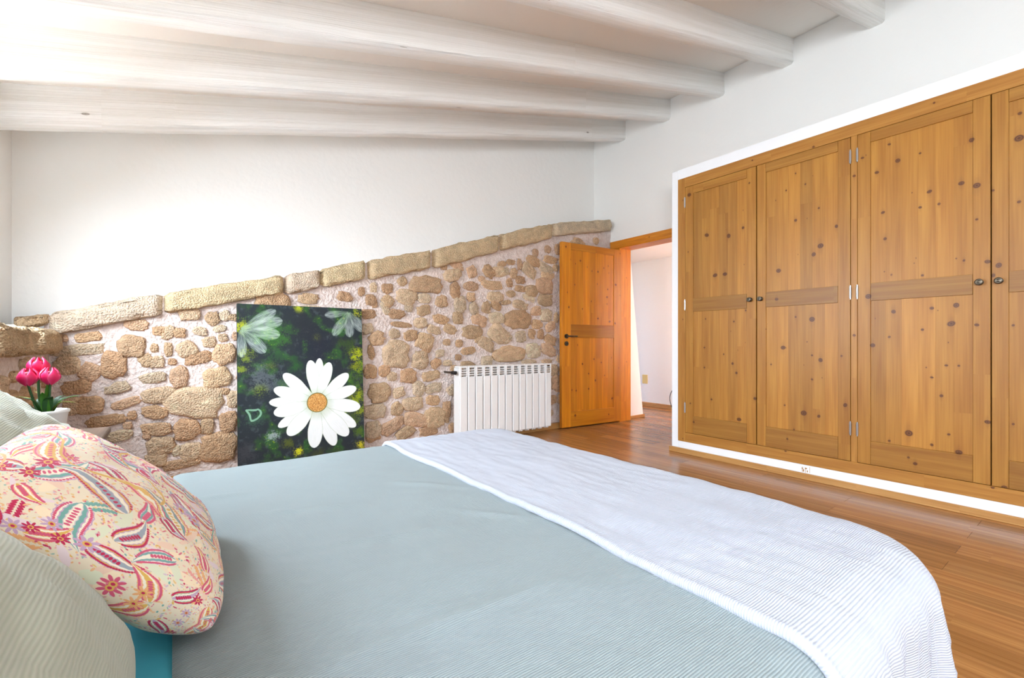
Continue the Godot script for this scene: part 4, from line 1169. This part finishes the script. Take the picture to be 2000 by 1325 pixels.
# ------------------------------------------------------------------ radiator
func make_radiator() -> void:
	var t := thing("radiator", "white column radiator standing before the stone wall beside the door", "radiator", P(2.025, 0, 3.5))
	var n := 13
	var pitch := 0.083
	# one section: front plate, side webs, vented head, cap; local x along the wall, -z towards the stones
	var body := begin()
	box_between(body, Vector3(0.0035, 0.075, -0.016), Vector3(pitch - 0.0035, 0.622, 0.0), 0.005)      # front plate
	box_between(body, Vector3(0.028, 0.06, -0.10), Vector3(pitch - 0.028, 0.60, -0.016), 0.003)        # water column
	box_between(body, Vector3(0.009, 0.06, -0.10), Vector3(0.015, 0.695, -0.014), 0.001)               # web
	box_between(body, Vector3(0.006, 0.06, -0.10), Vector3(pitch - 0.006, 0.60, -0.092), 0.002)         # rear plate
	var head := begin()
	box_between(head, Vector3(0.001, 0.70, -0.10), Vector3(pitch - 0.001, 0.716, -0.004), 0.004)
	box_between(head, Vector3(0.002, 0.618, -0.014), Vector3(0.022, 0.704, -0.003), 0.003)
	box_between(head, Vector3(pitch - 0.010, 0.618, -0.014), Vector3(pitch - 0.002, 0.704, -0.003), 0.002)
	var slat := begin()
	box_between(slat, Vector3(0.020, -0.0035, -0.030), Vector3(pitch - 0.009, 0.0035, -0.002), 0.0015)
	var bm := body.commit()
	var hm := head.commit()
	var sm := slat.commit()
	for k in n:
		var s := obj("section", bm, M.enamel, t, Vector3(k * pitch, 0, 0))
		obj("head", hm, M.enamel, s)
		for q in 3:
			var l := obj("louver", sm, M.enamel, s, Vector3(0, 0.640 + q * 0.021, 0))
			l.rotation.x = -0.25
	obj("end_plate", box_mesh(Vector3(-0.004, 0.075, -0.10), Vector3(0.003, 0.70, -0.006), 0.002), M.enamel, t)
	for k in [[0.20, 0.55], [0.88, 0.55], [0.20, 0.16], [0.88, 0.16]]:
		obj("bracket", box_mesh(Vector3(k[0] - 0.012, k[1] - 0.012, -0.20), Vector3(k[0] + 0.012, k[1] + 0.012, -0.098), 0.002), M.enamel, t)
	var v := obj("valve", cyl(Vector3(-0.04, 0.66, -0.055), Vector3(0.0, 0.66, -0.055), 0.013), M.bronze, t)
	obj("valve_knob", cyl(Vector3(-0.042, 0.66, -0.06), Vector3(-0.042, 0.66, -0.005), 0.016, 16), M.black, v)
	obj("pipe", tube([Vector3(-0.042, 0.66, -0.055), Vector3(-0.043, 0.66, -0.10), Vector3(-0.044, 0.66, -0.15), Vector3(-0.045, 0.66, -0.20)], 0.009, 0.009), M.bronze, v)
	obj("bleed_plug", cyl(Vector3(n * pitch, 0.68, -0.055), Vector3(n * pitch + 0.012, 0.68, -0.055), 0.014), M.bronze, t)

# ------------------------------------------------------------------ nightstand and tulips
func make_nightstand() -> void:
	var t := thing("nightstand", "small dark wooden nightstand in the corner beyond the bed", "nightstand", P(-0.345, 0, 2.13))
	obj("top", box_mesh(Vector3(-0.18, 0.578, -0.20), Vector3(0.15, 0.60, 0.20), 0.003, 2), M.walnut, t)
	obj("body", box_mesh(Vector3(-0.17, 0.16, -0.18), Vector3(0.13, 0.578, 0.18), 0.002, 0), M.walnut, t)
	var d := obj("drawer", box_mesh(Vector3(0.13, 0.40, -0.165), Vector3(0.142, 0.555, 0.165), 0.002, 2), M.walnut, t)
	obj("knob", cyl(Vector3(0.142, 0.48, 0), Vector3(0.162, 0.48, 0), 0.012), M.bronze, d)
	for k in [[-0.15, -0.16], [0.11, -0.16], [-0.15, 0.16], [0.11, 0.16]]:
		obj("leg", box_mesh(Vector3(k[0] - 0.018, 0, k[1] - 0.018), Vector3(k[0] + 0.018, 0.16, k[1] + 0.018), 0.002), M.walnut, t)

func leaf_mesh(pts: Array, half: float, cup: float) -> Mesh:
	# a strap leaf along a bent midrib, both faces, a little cupped
	var c := Curve3D.new()
	for k in pts.size():
		var a: Vector3 = pts[maxi(k - 1, 0)]
		var b: Vector3 = pts[mini(k + 1, pts.size() - 1)]
		c.add_point(pts[k], (a - b) / 6.0, (b - a) / 6.0)
	var n := 14
	var len := c.get_baked_length()
	var ps := []
	for k in n + 1: ps.append(c.sample_baked(len * k / n, true))
	var side: Vector3 = (pts[-1] - pts[0]).cross(Vector3.UP)
	if side.length() < 0.01: side = Vector3(1, 0, 0.3)
	side = side.normalized()
	var st := begin()
	st.set_smooth_group(0)
	for f in [1.0, -1.0]:
		for j in n + 1:
			var t := float(j) / n
			var w := half * (0.35 + 0.65 * sin(PI * minf(t * 0.9 + 0.12, 1.0))) * (1.0 if t < 0.7 else sqrt(maxf(0.0, (1.0 - t) / 0.3)))
			var dir: Vector3 = (ps[mini(j + 1, n)] - ps[maxi(j - 1, 0)]).normalized()
			var nrm := dir.cross(side).normalized()
			for i in 5:
				var s := (i - 2) * 0.5
				st.set_uv(Vector2(i * 0.25, t))
				st.add_vertex(ps[j] + side * s * w + nrm * (s * s * cup * w + f * 0.0006))
	grid_index(st, 4, n, 0, false)
	grid_index(st, 4, n, 5 * (n + 1), true)
	st.generate_normals()
	return st.commit()

func make_tulips() -> void:
	var base := P(-0.345, 0.60, 2.15)
	var t := thing("potted_tulips", "three bright pink tulips in a small white pot on the nightstand", "flowers", base)
	obj("pot", lathe([Vector2(0, 0), Vector2(0.042, 0), Vector2(0.045, 0.004), Vector2(0.056, 0.085), Vector2(0.060, 0.088), Vector2(0.060, 0.096), Vector2(0.054, 0.097), Vector2(0.050, 0.08), Vector2(0.0, 0.078)], 28), M.enamel, t)
	obj("soil", lathe([Vector2(0, 0.079), Vector2(0.05, 0.08), Vector2(0.045, 0.086), Vector2(0, 0.088)], 20), mat(c8(66, 46, 32), 0.95), t)
	var green := mat(c8(70, 132, 34), 0.5)
	green.backlight_enabled = true
	green.backlight = Color(0.25, 0.4, 0.08)
	var deep := mat(c8(40, 84, 34), 0.5)
	var olive := mat(c8(140, 146, 60), 0.6)
	var petal_m := mat(Color.WHITE, 0.45)
	petal_m.vertex_color_use_as_albedo = true
	petal_m.backlight_enabled = true
	petal_m.backlight = Color(0.35, 0.08, 0.15)
	# along the picture's left-right direction: towards +x and +z
	var R := Vector3(0.803, 0, 0.596)
	var F := Vector3(0.596, 0, -0.803)
	var heads := [[-0.026, 0.207, -0.03, 1.0], [-0.044, 0.240, 0.02, 1.05], [0.016, 0.208, 0.0, 1.0]]
	for k in 3:
		var h: Array = heads[k]
		var top: Vector3 = R * h[0] + Vector3(0, h[1], 0) + F * h[2]
		obj("stem", tube([R * h[0] * 0.3 + Vector3(0, 0.07, 0) + F * h[2] * 0.3, R * h[0] * 0.8 + Vector3(0, 0.14, 0) + F * h[2] * 0.7, top - Vector3(0, 0.022, 0)], 0.0040, 0.0034, 8), deep, t)
		var head := obj("flower_head", lathe([Vector2(0, -0.025), Vector2(0.010, -0.024), Vector2(0.018, -0.012), Vector2(0.02, 0.005), Vector2(0.012, 0.018), Vector2(0, 0.02)], 14), mat(c8(196, 20, 70), 0.5), t, top)
		for q in 6:
			var a := q * TAU / 6 + k * 0.5
			var inner := q % 2 == 1
			var n := 10
			var pm := grid(8, n,
				func(i: int, j: int):
					var tt := float(j) / n
					var wdt := 0.62 * sin(PI * pow(tt * 0.93 + 0.03, 0.75)) + 0.05
					var an := a + (i - 4) / 4.0 * wdt
					var rad := (0.0275 if not inner else 0.0245) * (sin(PI * (0.08 + 0.80 * tt)) + 0.02)
					return Vector3(cos(an) * rad, -0.027 + 0.060 * tt - 0.006 * pow(absf(i - 4) / 4.0, 2.0) * tt, sin(an) * rad) * h[3],
				func(i: int, j: int): return Vector2(i / 8.0, float(j) / n), false,
				func(i: int, j: int):
					var tt := float(j) / n
					var e := pow(absf(i - 4) / 4.0, 2.0)
					return linear(c8(228, 26, 92).lerp(c8(246, 120, 160), clampf(0.7 * e + 0.5 * maxf(0.0, tt - 0.75) * 2.0, 0.0, 0.8))))
			obj("petal", pm, petal_m, head)
	var leaves := [[-0.01, 0.0, 0.012, 0.20, 0.0, 0, 0.009], [0.0, 0.02, 0.035, 0.135, 0.05, 1, 0.013], [0.0, -0.02, -0.06, 0.13, 0.03, 1, 0.012], [0.0, -0.01, -0.045, 0.14, -0.03, 1, 0.012], [0.0, 0.01, 0.055, 0.145, -0.03, 1, 0.013], [0.0, 0.02, 0.085, 0.12, 0.02, 2, 0.006], [0.0, 0.01, 0.075, 0.05, -0.05, 2, 0.006], [0.0, -0.02, -0.13, 0.14, 0.02, 2, 0.004], [0.0, -0.02, -0.12, 0.10, -0.02, 2, 0.004], [0.0, -0.01, -0.09, 0.155, 0.05, 2, 0.003], [0.0, 0.015, 0.03, 0.16, -0.04, 0, 0.011], [0.0, -0.015, -0.035, 0.15, 0.04, 0, 0.010], [0.0, 0.0, 0.01, 0.14, 0.06, 1, 0.012], [0.0, -0.02, -0.10, 0.125, -0.05, 1, 0.008], [0.0, 0.02, 0.07, 0.14, 0.05, 0, 0.010]]
	for l in leaves:
		var p0: Vector3 = R * l[1] * 0.6 + Vector3(0, 0.08, 0)
		var p2: Vector3 = R * l[2] + Vector3(0, l[3], 0) + F * l[4]
		var p1: Vector3 = (p0 + p2) * 0.5 + Vector3(0, 0.022, 0) - R * l[2] * 0.12
		obj("leaf", leaf_mesh([p0, p1, p2], l[6], 0.25), [green, deep, olive][l[5]], t)
